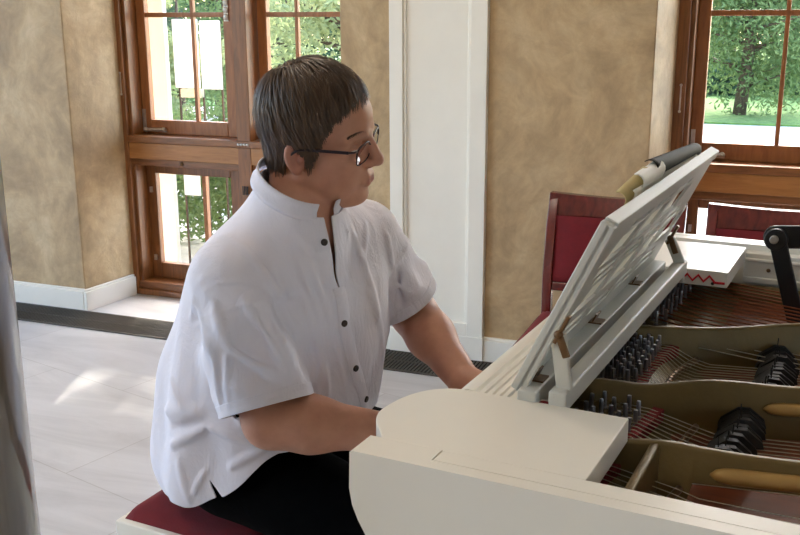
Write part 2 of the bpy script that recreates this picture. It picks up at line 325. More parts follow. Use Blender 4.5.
# ---------------------------------------------------------------- chairs against the wall
def chair(u,v,label):
    w=.47; d=.53
    r=root('upholstered_chair',label,'chair','W',(u+w/2,v-d/2,0),group='red chairs along the wall')
    def post(x0):
        s=MB(); pts=[(0,0),(.02,.25),(.0,.45),(.0,.6),(.035,.77),(.075,.862)]
        lft=[(v+y-.018,z) for y,z in pts]; rgt=[(v+y+.022,z) for y,z in pts]
        s.prism(lft+rgt[::-1],lambda p,q,t:(t,p,q),x0,x0+.034); return s
    build('rear_leg',post(u),M['mahogany'],r,bevel=.004); build('rear_leg',post(u+w-.034),M['mahogany'],r,bevel=.004)
    for x0 in (u-.01,u+w-.03):
        s=MB(); s.add([(x0,v-d,0),(x0+.03,v-d,0),(x0+.03,v-d+.03,0),(x0,v-d+.03,0),(x0-.004,v-d-.004,.43),(x0+.042,v-d-.004,.43),(x0+.042,v-d+.042,.43),(x0-.004,v-d+.042,.43)],[(3,2,1,0),(4,5,6,7),(0,1,5,4),(1,2,6,5),(2,3,7,6),(3,0,4,7)]); build('front_leg',s,M['mahogany'],r,bevel=.003)
    s=MB(); s.box(u-.012,u+w+.012,v-d-.004,v-d+.022,.375,.445); s.box(u-.012,u+.014,v-d+.022,v-.005,.375,.445); s.box(u+w-.014,u+w+.012,v-d+.022,v-.005,.375,.445); s.box(u+.034,u+w-.034,v-.022,v+.012,.375,.445)
    build('seat_rail',s,M['mahogany'],r,bevel=.004)
    def cu(a,b):
        e=(abs(2*a-1)**4,abs(2*b-1)**4); h=(1-max(e))**.5*.058; return (u-.008+a*(w+.016),v-d+.002+b*(d-.02),.44+h)
    s=MB(); s.surf(cu,24,24); s.box(u+.015,u+w-.015,v-d+.023,v-.024,.40,.438); build('seat_cushion',s,M['redcloth'],r,smooth=True,fix=False)
    # crest rail bowed, back pad, lower rail
    s=MB(); n=12; fr=[];
    for i in range(n+1):
        t=i/n; x=u+w*t; bow=.018*(1-(2*t-1)**2); top=.882-.012*math.sin(math.pi*t)
        for (y,z) in ((v+.058-.02+bow,.803),(v+.058+.012+bow,.803),(v+.075+.022+bow,top),(v+.075-.014+bow,top)): fr.append((x,y,z))
    fs=[(i*4+k,i*4+(k+1)%4,(i+1)*4+(k+1)%4,(i+1)*4+k) for i in range(n) for k in range(4)]+[(3,2,1,0),(n*4,n*4+1,n*4+2,n*4+3)]
    s.add(fr,fs); build('crest_rail',s,M['mahogany'],r,bevel=.003)
    s=MB(); s.box(u+.034,u+w-.034,v-.012,v+.014,.545,.575); build('lower_rail',s,M['mahogany'],r,bevel=.003)
    def pad(a,b,k):
        z=.577+b*.230; y=v+(0 if z<.6 else (z-.6)*.2); bul=.014*(1-abs(2*a-1)**6)*(1-abs(2*b-1)**6)
        return (u+.033+a*(w-.066),y+.004+k*(.012+bul),z)
    s=MB(); s.surf(lambda a,b:pad(a,b,-1),14,14); s.surf(lambda a,b:pad(a,b,1),14,14); build('back_pad',s,M['redcloth'],r,smooth=True)
chair(-.772,3.33,'red upholstered mahogany chair standing just behind the open music desk')
chair(-.232,3.30,'red upholstered mahogany chair behind the far piano rim, cut by the right edge')
# ================================================================ outdoors
GZ=-.35
o=build('ground',MB().box(-40,40,4.74,60,GZ-.2,GZ),M['gravel'],fr='W',base=(0,0,GZ)); st(o); o['label']='pale sunlit gravel yard outside the windows'
o=build('lawn',MB().box(-40,40,17.5,60,GZ+.001,GZ+.03),M['lawn'],fr='W'); st(o); o['label']='green lawn beyond the gravel yard'
def leaves(mb,c,rad,n,size,flat=.8):
    for _ in range(n):
        d=rng.normal(size=3); d/=np.linalg.norm(d); rr=rng.random()**.4
        p=Vector((c[0]+d[0]*rad*rr,c[1]+d[1]*rad*rr,c[2]+d[2]*rad*rr*flat))
        a=Vector(rng.normal(size=3)).normalized(); b=a.orthogonal().normalized(); a=a*size*(.6+.8*rng.random()); b=b*size*.38
        mb.add([p-a,p-b,p+a,p+b],[(0,1,2,3)])
def tree(name,label,cat,u,v,h,crown,lm,n,size,trunk=.16,seedpts=9,low=.35,group=None):
    global rng
    rng=np.random.default_rng(int(abs(u*1000+v*77)))
    r=root(name,label,cat,'W',(u,v,GZ),group=group)
    t=MB(); t.tube([(u,v,GZ-.05),(u+.1,v,GZ+h*.3),(u,v+.1,GZ+h*.6),(u+.1,v,GZ+h*.9)],[trunk*1.2,trunk,trunk*.7,trunk*.2],10)
    mb=MB()
    for i in range(seedpts):
        a=rng.random()*6.28; q=rng.random()**.6*crown; z=GZ+h*(low+(1-low)*rng.random()*.92)
        k=1-.45*abs((z-GZ)/h-.6); c=(u+q*math.cos(a)*k,v+q*math.sin(a)*k,z)
        if trunk>0: t.tube([(u,v,min(z-.3,GZ+h*.6)) if z-.3>GZ else (u,v,GZ+.1),c],[trunk*.35,trunk*.1],6)
        leaves(mb,c,crown*.5,n//seedpts,size)
    if trunk>0: build('trunk',t,M['bark'],r,smooth=True,fix=False)
    build('foliage',mb,lm,r,fix=False)
    return r
G='trees and shrubs outside the windows'
tree('broadleaf_tree','light green broadleaf tree seen through the upper right window','tree',-.9,19,4.6,1.9,M['leaf'],30000,.055,.10,46,.14,G)
tree('dark_tree','grey green tree with a dark trunk in the right window, behind the light green one','tree',.7,28,7,3.0,M['leaf_dark'],16000,.11,.36,34,.10,G)
tree('pale_tree','pale yellow green tree farthest away in the right window','tree',-2.6,39,8,3.8,M['leaf_pale'],12000,.2,.4,30,.03,G)
tree('dark_tree','dark green tree filling the upper left window behind the white panels','tree',-8.5,11.3,4.6,.95,M['leaf_dark'],20000,.048,.10,40,.05,G)
tree('pale_tree','tall pale bushy tree in the middle window light behind the head','tree',-5.3,11.7,9.6,1.25,M['leaf_pale'],26000,.055,.12,64,.03,G)  # crown above the view made tall and dense to block sun
tree('broadleaf_tree','feathery light green tree standing between the dark and the pale one outside the left window','tree',-9.8,15.9,5.4,1.5,M['leaf'],20000,.06,.14,36,.04,G)
tree('dark_tree','large dark tree farthest away in the left window','tree',-12.8,23.5,7,2.9,M['leaf_dark'],14000,.12,.3,34,.03,G)
r=root('hedge','leafy green hedge outside, filling the lower left window lights','hedge','W',(-4.6,6.9,GZ))
rng=np.random.default_rng(5); hb=MB()
for i in range(84):
    c=(-6.9+4.6*rng.random(),6.48+.75*rng.random(),GZ+.10+1.08*rng.random()**.9); leaves(hb,c,.30,420,.034,.9)
build('foliage',hb,M['leaf'],r,fix=False)
for i in range(8): build('stem',MB().tube([(-6.7+i*.58,6.95,GZ-.02),(-6.66+i*.58,6.95,GZ+.7)],[.02,.01],6),M['bark'],r,fix=False)
tree('shrub','round bushy shrub standing behind the hedge outside the left window','shrub',-6.35,9.3,2.3,.55,M['leaf_pale'],6000,.04,.05,14,.12,G)
r=root('hedge','low dark hedge across the lawn in the right window','hedge','W',(-.5,23.6,GZ))
rng=np.random.default_rng(6); hb=MB()
for i in range(60): leaves(hb,(-4.2+7.6*rng.random(),23.3+.6*rng.random(),GZ+.1+.5*rng.random()),.42,260,.06,.8)
build('foliage',hb,M['leaf_dark'],r,fix=False)
o=build('garden_post',MB().box(-4.283,-4.15,6.0,6.045,GZ,2.6),M['white'],fr='W',bevel=.006); tag(o,'square white garden post outside the left window','post')
r=root('glow_panels','made-up white panels on thin legs, for the bright patches outside the left window','panel stand','W',(-3.9,6.03,GZ))  # added to imitate bright white patches seen through the glass
for (a,b,z0,z1) in ((-4.083,-3.885,.99,1.46),(-3.862,-3.705,.985,1.45)): build('panel',MB().box(a,b,6.0,6.02,z0,z1),M['glow_panel'],r,bevel=.003)
build('panel',MB().box(-4.06,-3.93,6.0,6.02,.22,.42),M['glow_panel'],r,bevel=.003)
build('tray',MB().box(-4.03,-3.86,5.98,6.02,.925,.985),M['silver'],r,bevel=.003)
for a in (-4.07,-3.875,-3.72): build('leg',MB().box(a,a+.010,6.02,6.035,GZ,1.44),M['bark'],r)
o=build('sun_block_slab',MB().box(-7,5,4.62,5.75,2.38,2.52),M['white'],fr='W'); st(o); o['label']='unseen slab over the windows outside, added to cut the sun'  # slab out of view, placed and sized to limit sun on the floor
# ---------------------------------------------------------------- light
wd=bpy.data.worlds.new('sky'); SC.world=wd; wd.use_nodes=True; nt=wd.node_tree; bg=nt.nodes['Background']
sk=nt.nodes.new('ShaderNodeTexSky'); sk.sky_type='NISHITA'; sk.sun_disc=False; sk.sun_elevation=math.radians(42); sk.sun_rotation=math.radians(20); sk.air_density=1.0; sk.dust_density=2.0
nt.links.new(sk.outputs[0],bg.inputs['Color']); bg.inputs['Strength'].default_value=1.0
sd=bpy.data.lights.new('sun','SUN'); sd.energy=7.0; sd.angle=math.radians(.6); sd.color=(1,.93,.82)
so=bpy.data.objects.new('sun',sd); COL.objects.link(so)
d=to_world('W',(.35,-1,-math.tan(math.radians(40)))).normalized(); so.rotation_euler=d.to_track_quat('-Z','Y').to_euler(); so.location=(0,12,9)
def portal(fr,c,facing,w,h):
    ld=bpy.data.lights.new('portal','AREA'); ld.shape='RECTANGLE'; ld.size=w; ld.size_y=h; ld.cycles.is_portal=True
    o=bpy.data.objects.new('portal',ld); COL.objects.link(o); o.location=to_world(fr,c); o.rotation_euler=to_world(fr,facing).to_track_quat('-Z','Z').to_euler()
for (v0,v1) in ((-3.9,-1.2),(-.9,1.6),(1.9,3.8)): portal('W',(-6.5,(v0+v1)/2,1.62),(1,0,0),v1-v0,3.05)
portal('W',(5.05,-2.4,1.7),(-1,0,0),1.6,2.2)

portal('W',(-2.6,4.7,1.35),(0,-1,0),1.5,2.7); portal('W',(.24,4.7,1.35),(0,-1,0),1.5,2.7)
def lamp(u,v,e,col=(1,.86,.68),size=.5):
    ld=bpy.data.lights.new('ceiling_lamp','AREA'); ld.shape='DISK'; ld.size=size; ld.energy=e; ld.color=col
    o=bpy.data.objects.new('ceiling_lamp',ld); COL.objects.link(o); o.location=to_world('W',(u,v,CEIL-.06))
lamp(-1.6,.2,10); lamp(-1.4,2.4,10)
# ---------------------------------------------------------------- camera
cd=bpy.data.cameras.new('camera'); cam=bpy.data.objects.new('camera',cd); COL.objects.link(cam); SC.camera=cam
cd.sensor_width=36; cd.lens=984.89*36/800; cd.clip_start=.05; cd.clip_end=300
pi_,ro_=.25352,-.0042423
F=Vector((0,math.cos(pi_),-math.sin(pi_))); R0=Vector((1,0,0)); U0=R0.cross(F); Rr=R0*math.cos(ro_)+U0*math.sin(ro_); Uu=Rr.cross(F)
mt=Matrix((Rr,Uu,-F)).transposed().to_4x4(); mt.translation=(0,0,1.5); cam.matrix_world=mt
SC.view_settings.view_transform='Standard'; SC.view_settings.look='None'; SC.view_settings.gamma=1; SC.view_settings.use_curve_mapping=False
SC.view_settings.exposure=0.72
SC.cycles.use_denoising=True; SC.cycles.max_bounces=10; SC.cycles.diffuse_bounces=6; SC.cycles.transparent_max_bounces=16
SC.cycles.sample_clamp_indirect=8
# ================================================================ the grand piano
PB=(.35,1.70,0)
pno=root('grand_piano','white grand piano without its lid, bronze frame and strings showing, played by the young man','piano','P',PB)
def zpoly(mb,poly,z0,z1,m=0): return mb.prism(poly,lambda p,q,t:(p,q,t),z0,z1,m)
def curve(pts,n=10):  # Catmull-Rom through 2-D points
    out=[]
    for i in range(len(pts)-1):
        p0,p1,p2,p3=[np.array(pts[max(0,min(len(pts)-1,i+k))],float) for k in (-1,0,1,2)]
        for j in range(n):
            t=j/n; out.append(tuple(.5*(2*p1+(p2-p0)*t+(2*p0-5*p1+4*p2-p3)*t*t+(3*p1-p0-3*p2+p3)*t**3)))
    out.append(tuple(pts[-1])); return out
side=[(-.467,.984),(.0,.984),(.28,.99)]+curve([(.30,.992),(.52,1.06),(.72,1.28),(.90,1.58),(1.08,1.78),(1.22,1.95),(1.26,2.15),(1.20,2.36),(1.02,2.432)],8)+[(.6,2.432),(-.467,2.432)]
def offset(poly,d):
    out=[]
    for i,p in enumerate(poly):
        a=np.array(poly[max(0,i-1)]);b=np.array(poly[min(len(poly)-1,i+1)]);t=(b-a)/np.linalg.norm(b-a); n=np.array((-t[1],t[0])); out.append(tuple(np.array(p)+n*d))
    return out
def band(mb,a,b,z0,z1):
    n=len(a); vs=[(p[0],p[1],z) for z in (z0,z1) for L in (a,b) for p in L]; A0,B0,A1,B1=0,n,2*n,3*n; fs=[]
    for i in range(n-1):
        fs+=[(A0+i,A0+i+1,A1+i+1,A1+i),(B0+i+1,B0+i,B1+i,B1+i+1),(A1+i,A1+i+1,B1+i+1,B1+i),(A0+i+1,A0+i,B0+i,B0+i+1)]
    fs+=[(A0,A1,B1,B0),(A0+n-1,B0+n-1,B1+n-1,A1+n-1)]; mb.add(vs,fs)
r=MB(); band(r,side,offset(side,.0202),.62,.97); side2=[(-.4652,.984)]+side[1:-1]+[(-.4652,2.432)]; band(r,offset(side2,.0224),offset(side2,.052),.62,.9695); band(r,offset(side,.0195),offset(side,.0230),.62,.958)
build('rim',r,M['ivory'],pno)
a=MB(); prof=[(-.467,.62),(-.467,.97),(-.568,.97),(-.5705,.9675),(-.572,.918),(-.568,.895),(-.56,.876),(-.548,.855),(-.532,.83),(-.522,.80),(-.518,.76),(-.518,.62)]
a.prism(prof,lambda p,q,t:(p,t,q),.984,1.0355); build('arm',a,M['ivory'],pno)
a=MB(); a.prism(prof,lambda p,q,t:(p,t,q),2.372,2.432); build('arm',a,M['ivory'],pno,bevel=.003)
# flat side shelves beside the music desk
front=curve([(-.553,1.0375),(-.566,1.056),(-.584,1.08),(-.596,1.108),(-.597,1.135),(-.592,1.168),(-.581,1.198),(-.562,1.223),(-.535,1.238),(-.50,1.241)],4)
s=MB(); zpoly(s,[(-.283,1.241),(-.283,1.0375)]+front,.934,.969); build('side_shelf',s,M['ivory'],pno,bevel=.002)
k=(2.352-2.092)/(1.241-1.0375); fr2=[(x-.012,2.352-(y-1.0375)*k) for x,y in front]
s=MB(); zpoly(s,[(-.288,2.092),(-.288,2.352)]+fr2,.934,.968); sf=build('side_shelf',s,M['ivory'],pno,bevel=.002)
z=MB(); pts=[(-.56,2.0905,.952)]; x=-.555
while x<-.318: pts+=[(x,2.0905,.957),(x+.0115,2.0905,.944)]; x+=.023
pts+=[(-.293,2.0905,.944)]
z.tube(pts,.0028,6); build('red_felt_edge',z,M['redline'],sf)
z=MB(); z.ball((-.318,2.0915,.941),.0035); build('screw',z,M['blackmetal'],sf)
# inner ledge of the far side with moulding
s=MB(); s.box(-.29,.9,2.352,2.382,.885,.955); s.box(-.29,.9,2.344,2.352,.885,.90); s.box(-.29,.9,2.346,2.352,.935,.944); build('inner_moulding',s,M['ivory'],pno,bevel=.003)
s=MB(); s.ball((-.235,2.351,.918),.005); build('screw',s,M['brass'],pno)
# key bed, keys, fallboard
s=MB(); s.box(-.58,-.10,1.036,2.37,.61,.665); build('key_bed',s,M['ivory'],pno,bevel=.003)
s=MB(); s.box(-.60,-.58,1.036,2.37,.645,.725); build('key_slip',s,M['ivory'],pno,bevel=.003)
for y0,y1 in ((1.036,1.09),(2.316,2.37)): build('key_block',MB().box(-.58,-.47,y0,y1,.665,.775),M['ivory'],pno,bevel=.004)
kw=(2.314-1.092)/52; wk=None
white=MB().box(-.575,-.463,.0006,kw-.0006,.70,.742); blackk=MB().prism([(-.535,.74),(-.463,.74),(-.463,.756),(-.527,.756)],lambda p,q,t:(p,t,q),-.0055,.0055)
def rep(name,mb,mt,parent,first,offs,bevel=.001):
    """one part and copies of it shifted by offs"""
    o=build(name,mb,mt,parent,bevel=bevel)
    o.location=Vector(offs[0])
    for d in offs[1:]:
        c=o.copy(); c.parent=parent; COL.objects.link(c); c.location=Vector(d)
    return o
rep('white_key',white,M['ivory'],pno,None,[(0,1.092+i*kw,0) for i in range(52)],.0012)
rep('black_key',blackk,M['piano_black'],pno,None,[(0,1.092+(i+1)*kw,0) for i in range(51) if (51-i)%7 not in (2,5)][:36],.001)
s=MB(); s.box(-.474,-.463,1.09,2.316,.76,.93); build('fallboard',s,M['ivory'],pno,bevel=.004)
# music desk ----------------------------------------------------------
md=build('music_desk',MB().box(-.448,-.392,1.246,2.082,.932,.944).box(-.535,-.448,1.246,2.082,.938,.950),M['slide'],pno,bevel=.001)
prof=[(-.535,.945),(-.538,.955),(-.533,.964),(-.522,.968),(-.510,.967),(-.506,.962)]
x=-.504
while x<-.458: prof+=[(x,.962),(x+.0015,.966),(x+.0085,.966),(x+.0100,.962)]; x+=.0115
prof+=[(-.449,.962),(-.449,.950),(-.530,.950)]
s=MB(); s.prism(prof,lambda p,q,t:(p,t,q),1.245,2.084); build('front_lip',s,M['ivory'],md,bevel=.0008)
s=MB(); s.box(-.442,-.414,1.236,2.075,.944,.984); build('hinge_rail',s,M['slide'],md,bevel=.003)
s=MB(); s.box(-.397,-.371,1.238,2.086,.958,.989); build('rear_rail',s,M['slide'],md,bevel=.004)
s=MB(); s.box(-.414,-.374,2.062,2.08,.944,.966); build('slide_runner',s,M['slide'],md,bevel=.002)
s=MB(); s.box(-.414,-.374,1.245,1.262,.944,.966); build('slide_runner',s,M['slide'],md,bevel=.002)
A=np.array((-.447,0,.975)); E=np.array((.122,0,.2565)); E/=np.linalg.norm(E); N=np.array((E[2],0,-E[0]))
def dpt(y,t,n): q=A+E*t+N*n; return (q[0],y,q[2])
Y0,Y1,H=1.252,2.078,.284
# lattice panel: full rows and rows with slanted slots; near upper corner notched as in the photo
pn=MB(); T0,T1=-.0025,.0025
def piece(poly): pn.prism(poly,lambda p,q,t:dpt(p,q,t),T0,T1)
rows=[(.0,.050,None),(.050,.060,('s',.02)),(.060,.070,None),(.070,.080,('s',.0)),(.080,.100,None),(.100,.140,('w',.0)),(.140,.148,None),(.148,.158,('s',.05)),(.158,.165,None),(.165,.175,('s',.03)),(.175,.186,None),(.186,.226,('w',.02)),(.226,.233,None),(.233,.243,('s',.12)),(.243,.26,None)]
SL=.55
for t0,t1,sl in rows:
    if sl is None: piece([(Y0,t0),(Y1,t0),(Y1,t1),(Y0,t1)]); continue
    kind,off=sl; L=.155 if kind=='w' else .125; gap=.03 if kind=='w' else .035
    ya=Y0+.075+off; sh=(t1-t0)/SL; segs=[]
    while ya+L<Y1-.04: segs.append((ya,ya+L)); ya+=L+gap
    prev=(Y0,Y0)
    for (p,q) in segs:
        piece([(prev[0],t0),(p,t0),(p+sh,t1),(prev[1],t1)]); prev=(q-sh*0,q+sh)
    piece([(prev[0],t0),(Y1,t0),(Y1,t1),(prev[1],t1)])
piece([(Y0,.26),(Y1,.26),(Y1-.0,.272),(Y1-.03,.283),(Y0+.012,.284),(Y0+.012,.279),(Y0,.279)])
panel=build('desk_panel',pn,M['slide'],md)
fr_=MB(); 
fr_.prism([(Y0,-.0),(Y0+.014,-.0),(Y0+.014,.281),(Y0,.281)],lambda p,q,t:dpt(p,q,t),-.012,.0095)
fr_.prism([(Y0+.014,.265),(Y1-.03,.265),(Y1-.03,.285),(Y0+.014,.285)],lambda p,q,t:dpt(p,q,t),-.011,.0085)
build('edge_frame',fr_,M['slide'],md,bevel=.002)
for y in (1.289,1.593,1.868):
    s=MB(); s.box(-.446,-.417,y-.014,y+.014,.983,.9865); s.tube([(-.442,y-.014,.989),(-.442,y+.014,.989)],.0042,8)
    s.prism([(y-.013,.012),(y+.013,.012),(y+.013,.032),(y-.013,.032)],lambda p,q,t:dpt(p,q,t),.0065,.0095); build('hinge',s,M['brass'],md)
def prop_arm(y,t):
    top=dpt(y,t,.010); s=MB(); s.bar(top,(-.380,y,.985),.013,.022,(1,0,.6)); build('prop_arm',s,M['slide'],md,bevel=.003)
    h=MB(); h.bar(dpt(y-.004,t-.012,.012),dpt(y-.004,t+.034,.012),.012,.006,(1,0,0)); h.bar((top[0]+.004,y-.008,top[2]),(top[0]+.016,y-.008,top[2]-.030),.004,.012,(1,0,.6)); h.ball((top[0]+.003,y-.008,top[2]+.002),.007); build('arm_hinge',h,M['brass'],md,bevel=.002)
prop_arm(1.262,.105); prop_arm(2.055,.075)
for c_ in ((-.405,1.248,.958),(-.40,1.33,.955),(-.402,1.60,.950)):
    s=MB(); s.ball(c_,.012,.010 if c_[1]<1.5 else .05,.011 if c_[1]<1.5 else .006); build('felt_pad',s,M['felt'],md,smooth=True)
# iron frame ------------------------------------------------------------
pl=MB(); inner=[(x,y) for x,y in offset(side,.056)]

def step(x): return [(-.455,.80),(-.455,.894),(x-.015,.894),(x+.01,.885),(x+.045,.866),(x+.075,.846),(x+.085,.80)]
for ya,yb,xx in ((1.04,1.235,-.30),(1.235,1.47,-.335),(1.47,1.775,-.345),(1.775,2.345,-.365)): pl.prism(step(xx),lambda p,q,t:(p,t,q),ya,yb)
plate=build('iron_frame',pl,M['gold'],pno,bevel=.003)
sb=MB(); zpoly(sb,[(-.46,1.04)]+inner[1:-1]+[(-.46,2.37)],.80,.846); build('soundboard',sb,M['soundboard'],pno)
def sm(x,c,w): return math.exp(-((x-c)/w)**2)
def strut(p0,p1,p2,topf,th=.016,zf=lambda x:.80):
    s=MB(); n=44; vs=[];fs=[]
    for i in range(n+1):
        t=i/n; x=p0[0]+(p2[0]-p0[0])*t
        y=p0[1]+(p1[1]-p0[1])*(x-p0[0])/(p1[0]-p0[0]) if x<=p1[0] else p1[1]+(p2[1]-p1[1])*(x-p1[0])/(p2[0]-p1[0])
        zt=topf(x); z0=zf(x)
        vs+=[(x,y-th*.75,z0),(x,y-th*.5,zt-.004),(x,y-th*.3,zt),(x,y+th*.3,zt),(x,y+th*.5,zt-.004),(x,y+th*.75,z0)]
    for i in range(n): fs+=[(i*6+k,i*6+k+1,(i+1)*6+k+1,(i+1)*6+k) for k in range(5)]
    fs+=[(5,4,3,2,1,0),tuple(n*6+k for k in range(6))]
    s.add(vs,fs); return build('strut',s,M['gold'],plate,smooth=True)
s1=lambda x:.930+.006*sm(x,-.12,.10)-.004*sm(x,-.25,.08)
s2=lambda x:.930-.007*sm(x,-.315,.05)+.006*sm(x,-.21,.07)
s3=lambda x:.930+.006*sm(x,-.24,.05)-.004*sm(x,-.08,.08)
strut((-.43,1.752),(-.126,1.897),(.75,2.30),s1); strut((-.43,1.455),(-.095,1.566),(.62,1.80),s2); strut((-.43,1.222),(-.069,1.297),(.5,1.42),s3,zf=lambda x:.80 if x<-.20 else .884)
s=MB(); s.prism([(1.038,.80),(1.262,.80),(1.262,.934),(1.15,.932),(1.038,.928)],lambda p,q,t:(t,p,q),-.256,-.242); build('cross_rib',s,M['gold'],plate,bevel=.004)
s=MB(); s.box(-.458,-.444,1.04,2.345,.80,.915); build('front_flange',s,M['gold'],plate,bevel=.004)
s=MB(); n=60; vs=[];fs=[]
for i in range(n+1):
    x=-.44+1.3*i/n; zt=.890+.012*math.sin(x*9)+.004*math.sin(x*23)
    vs+=[(x,2.326+.004*math.sin(x*30),.80),(x,2.330,zt),(x,2.343,zt),(x,2.343,.80)]
for i in range(n): fs+=[(i*4+k,i*4+(k+1)%4,(i+1)*4+(k+1)%4,(i+1)*4+k) for k in range(4)]
fs+=[(3,2,1,0),(n*4,n*4+1,n*4+2,n*4+3)]; s.add(vs,fs); build('side_flange',s,M['gold'],plate,smooth=True)
def roundbar(a,b,r):
    a=Vector(a);b=Vector(b);d=(b-a).normalized();P_=[];R_=[]
    for q in (0,.25,.5,.75,1): P_.append(a+d*(.03*q)); R_.append(r*max(.12,math.sqrt(max(0,1-(1-q)**2))))
    P_.append(b); R_.append(r); s=MB(); s.tube(P_,R_,14); return build('rounded_bar',s,M['goldbar'],plate,smooth=True,fix=False)
roundbar((-.176,1.262,.900),(.30,1.358,.900),.0115); roundbar((-.142,1.536,.898),(.3,1.682,.898),.0105)
s=MB(); s.box(.30,.36,1.1,1.45,.79,.84); s.box(.42,.47,1.4,1.85,.79,.84); build('bridge',s,M['soundboard'],pno,bevel=.004)
s=MB()
for i in range(26): s.box(-.085+.004*math.sin(i),-.035,1.925+i*.0155,1.934+i*.0155,.845,.872+.006*(i%2))
build('damper_rail',s,M['blackmetal'],plate)
# strings, felt, agraffe bars, pins, dampers
def strline(pts,mt_,r): 
    s=MB(); s.tube(pts,r,5); return build('string',s,mt_,pno,fix=False,smooth=True)
secs=[('B',1.515,1.775,18,-.290,-.328,.33),('C',1.262,1.464,14,-.244,-.300,.30),('D',1.085,1.245,10,-.225,-.31,.12)]
for nm,ya,yb,n,xa,xf,slope in secs:
    for i in range(n):
        t=(i+.5)/n; y=ya+(yb-ya)*t; bow=-.02*(1-(2*t-1)**2) if nm=='B' else .012*(2*t-1)
        x2=xa+bow; L=.62; yp=y+(.5-t)*.02
        strline([(xf-.045,yp,.903),(xf,yp,.902),(x2,y,.882),(x2+.03,y+.03*slope*.6,.873),(-.10,y+(-.10-x2)*slope*.9,.868),(.42,min(y+(.42-x2)*slope*.8,2.2),.855)],M['steel'],.00085 if nm!='D' else .0007)
    fe=MB()
    vs=[];m_=16
    for i in range(m_+1):
        t=i/m_; y=ya+(yb-ya)*t; bow=-.018*(1-(2*t-1)**2) if nm=='B' else .012*(2*t-1); x=xf+bow
        vs+=[(x-.008,y,.885),(x-.008,y,.900),(x+.008,y,.898),(x+.008,y,.880)]
    fs=[(i*4+k,i*4+(k+1)%4,(i+1)*4+(k+1)%4,(i+1)*4+k) for i in range(m_) for k in range(4)]+[(3,2,1,0),(m_*4,m_*4+1,m_*4+2,m_*4+3)]
    fe.add(vs,fs); build('felt_strip',fe,M['felt'],plate)
    ag=MB(); ag.tube([(xa+(-.02*(1-(2*t-1)**2) if nm=='B' else .012*(2*t-1)),ya+(yb-ya)*t,.876) for t in np.linspace(-.03,1.03,14)],.0055,8); build('capo_bar',ag,M['brass'],plate,smooth=True)
for i in range(20):
    t=(i+.5)/20; y=1.80+.52*t
    strline([(-.40,y+.005,.902),(-.33,y,.892),(-.05,y-.02-.02*t,.878),(.72,y-.12-.10*t,.868)],M['copper'] if i>3 else M['steel'],.0017 if i>3 else .001)
pos=[]
for c in range(6):
    for i in range(8): pos.append((-.403+c*.0108+.004*math.sin(i*.6),1.545+i*.0272+(c%2)*.0136+c*.001,.894))
for c in range(5):
    for i in range(5): pos.append((-.386+c*.019+.003*(i%2),1.285+i*.034+(c%2)*.017,.894))
for c in range(4):
    for i in range(6): pos.append((-.416+c*.0125,1.90+i*.05+(c%2)*.025,.894))
pos=pos[:97]
pin=MB(); pin.lathe([(.0048,0),(.0048,.004),(.0036,.006),(.0036,.026),(.0031,.030)],PB,10); pin.tube([(PB[0]-.004,PB[1]-.0005,.010),(PB[0]+.0044,PB[1]+.0005,.012)],.0016,6)
p0=build('tuning_pin',pin,M['pin'],pno,smooth=False)
for i,q in enumerate(pos):
    c=p0 if i==0 else p0.copy()
    if i: c.parent=pno; COL.objects.link(c)
    c.location=Vector(q)-Vector(PB)+Vector((0,0,-.002)); c.rotation_euler=(random.uniform(-.04,.04),-.05+random.uniform(-.03,.03),random.uniform(0,6.2))
# dampers: dark felt wedges standing on the strings
dm=MB(); dm.prism([(-.036,0),(.036,0),(.034,.008),(.012,.026),(-.006,.027),(-.032,.010)],lambda p,q,t:(p+PB[0],t+PB[1],q),-.0062,.0062); dm.tube([(PB[0]-.002,PB[1],.024),(PB[0]-.002,PB[1],.040)],.0012,5)
d0=build('damper',dm,M['black'],pno,bevel=.0015); first=True
for nm,ya,yb,n,xc,sl in (('B',1.50,1.80,16,-.158,.33),('C',1.30,1.50,11,-.176,.30)):
    for i in range(n):
        t=i/(n-1); c=d0 if first else d0.copy()
        if not first: c.parent=pno; COL.objects.link(c)
        first=False
        y=ya+(yb-ya)*t+.055; c.location=Vector((xc+.012*math.sin(t*3)+random.uniform(-.003,.003),y,.8695))-Vector(PB); c.rotation_euler=(0,random.uniform(-.05,.05),.30); c.scale=(1,1,random.uniform(.95,1.2))
# black lid prop folded down inside
lp=MB(); lp.bar((-.150,2.20,.832),(-.208,2.20,1.026),.010,.036,(1,0,0)); lp.tube([(-.210,2.188,1.026),(-.210,2.212,1.026)],.024,20)
lpo=build('lid_prop',lp,M['blackmetal'],pno,bevel=.003)
lp=MB(); lp.bar((-.213,2.213,1.028),(.20,2.235,1.060),.010,.050,(0,0,1)); lp.tube([(-.213,2.206,1.028),(-.213,2.219,1.028)],.025,20); build('upper_arm',lp,M['blackmetal'],lpo,bevel=.003)
lp=MB(); lp.tube([(-.213,2.178,1.028),(-.213,2.19,1.028)],.009,14); build('pivot_bolt',lp,M['silver'],lpo,bevel=.002)
for (x,y) in ((-.30,1.075),(-.30,2.34),(1.0,2.15)):
    s=MB(); s.lathe([(.030,0),(.034,.03),(.030,.055),(.038,.09),(.052,.40),(.060,.50),(.075,.53),(.075,.622)],(x,y,0),20); build('leg',s,M['ivory'],pno,smooth=False,bevel=.003)
s=MB()
for y in (1.3,1.75,2.2): s.box(-.3,1.0,y-.04,y+.04,.62,.69) if y>1.9 else s.box(-.3,.45,y-.04,y+.04,.62,.69)
build('under_beam',s,M['soundboard'],pno)
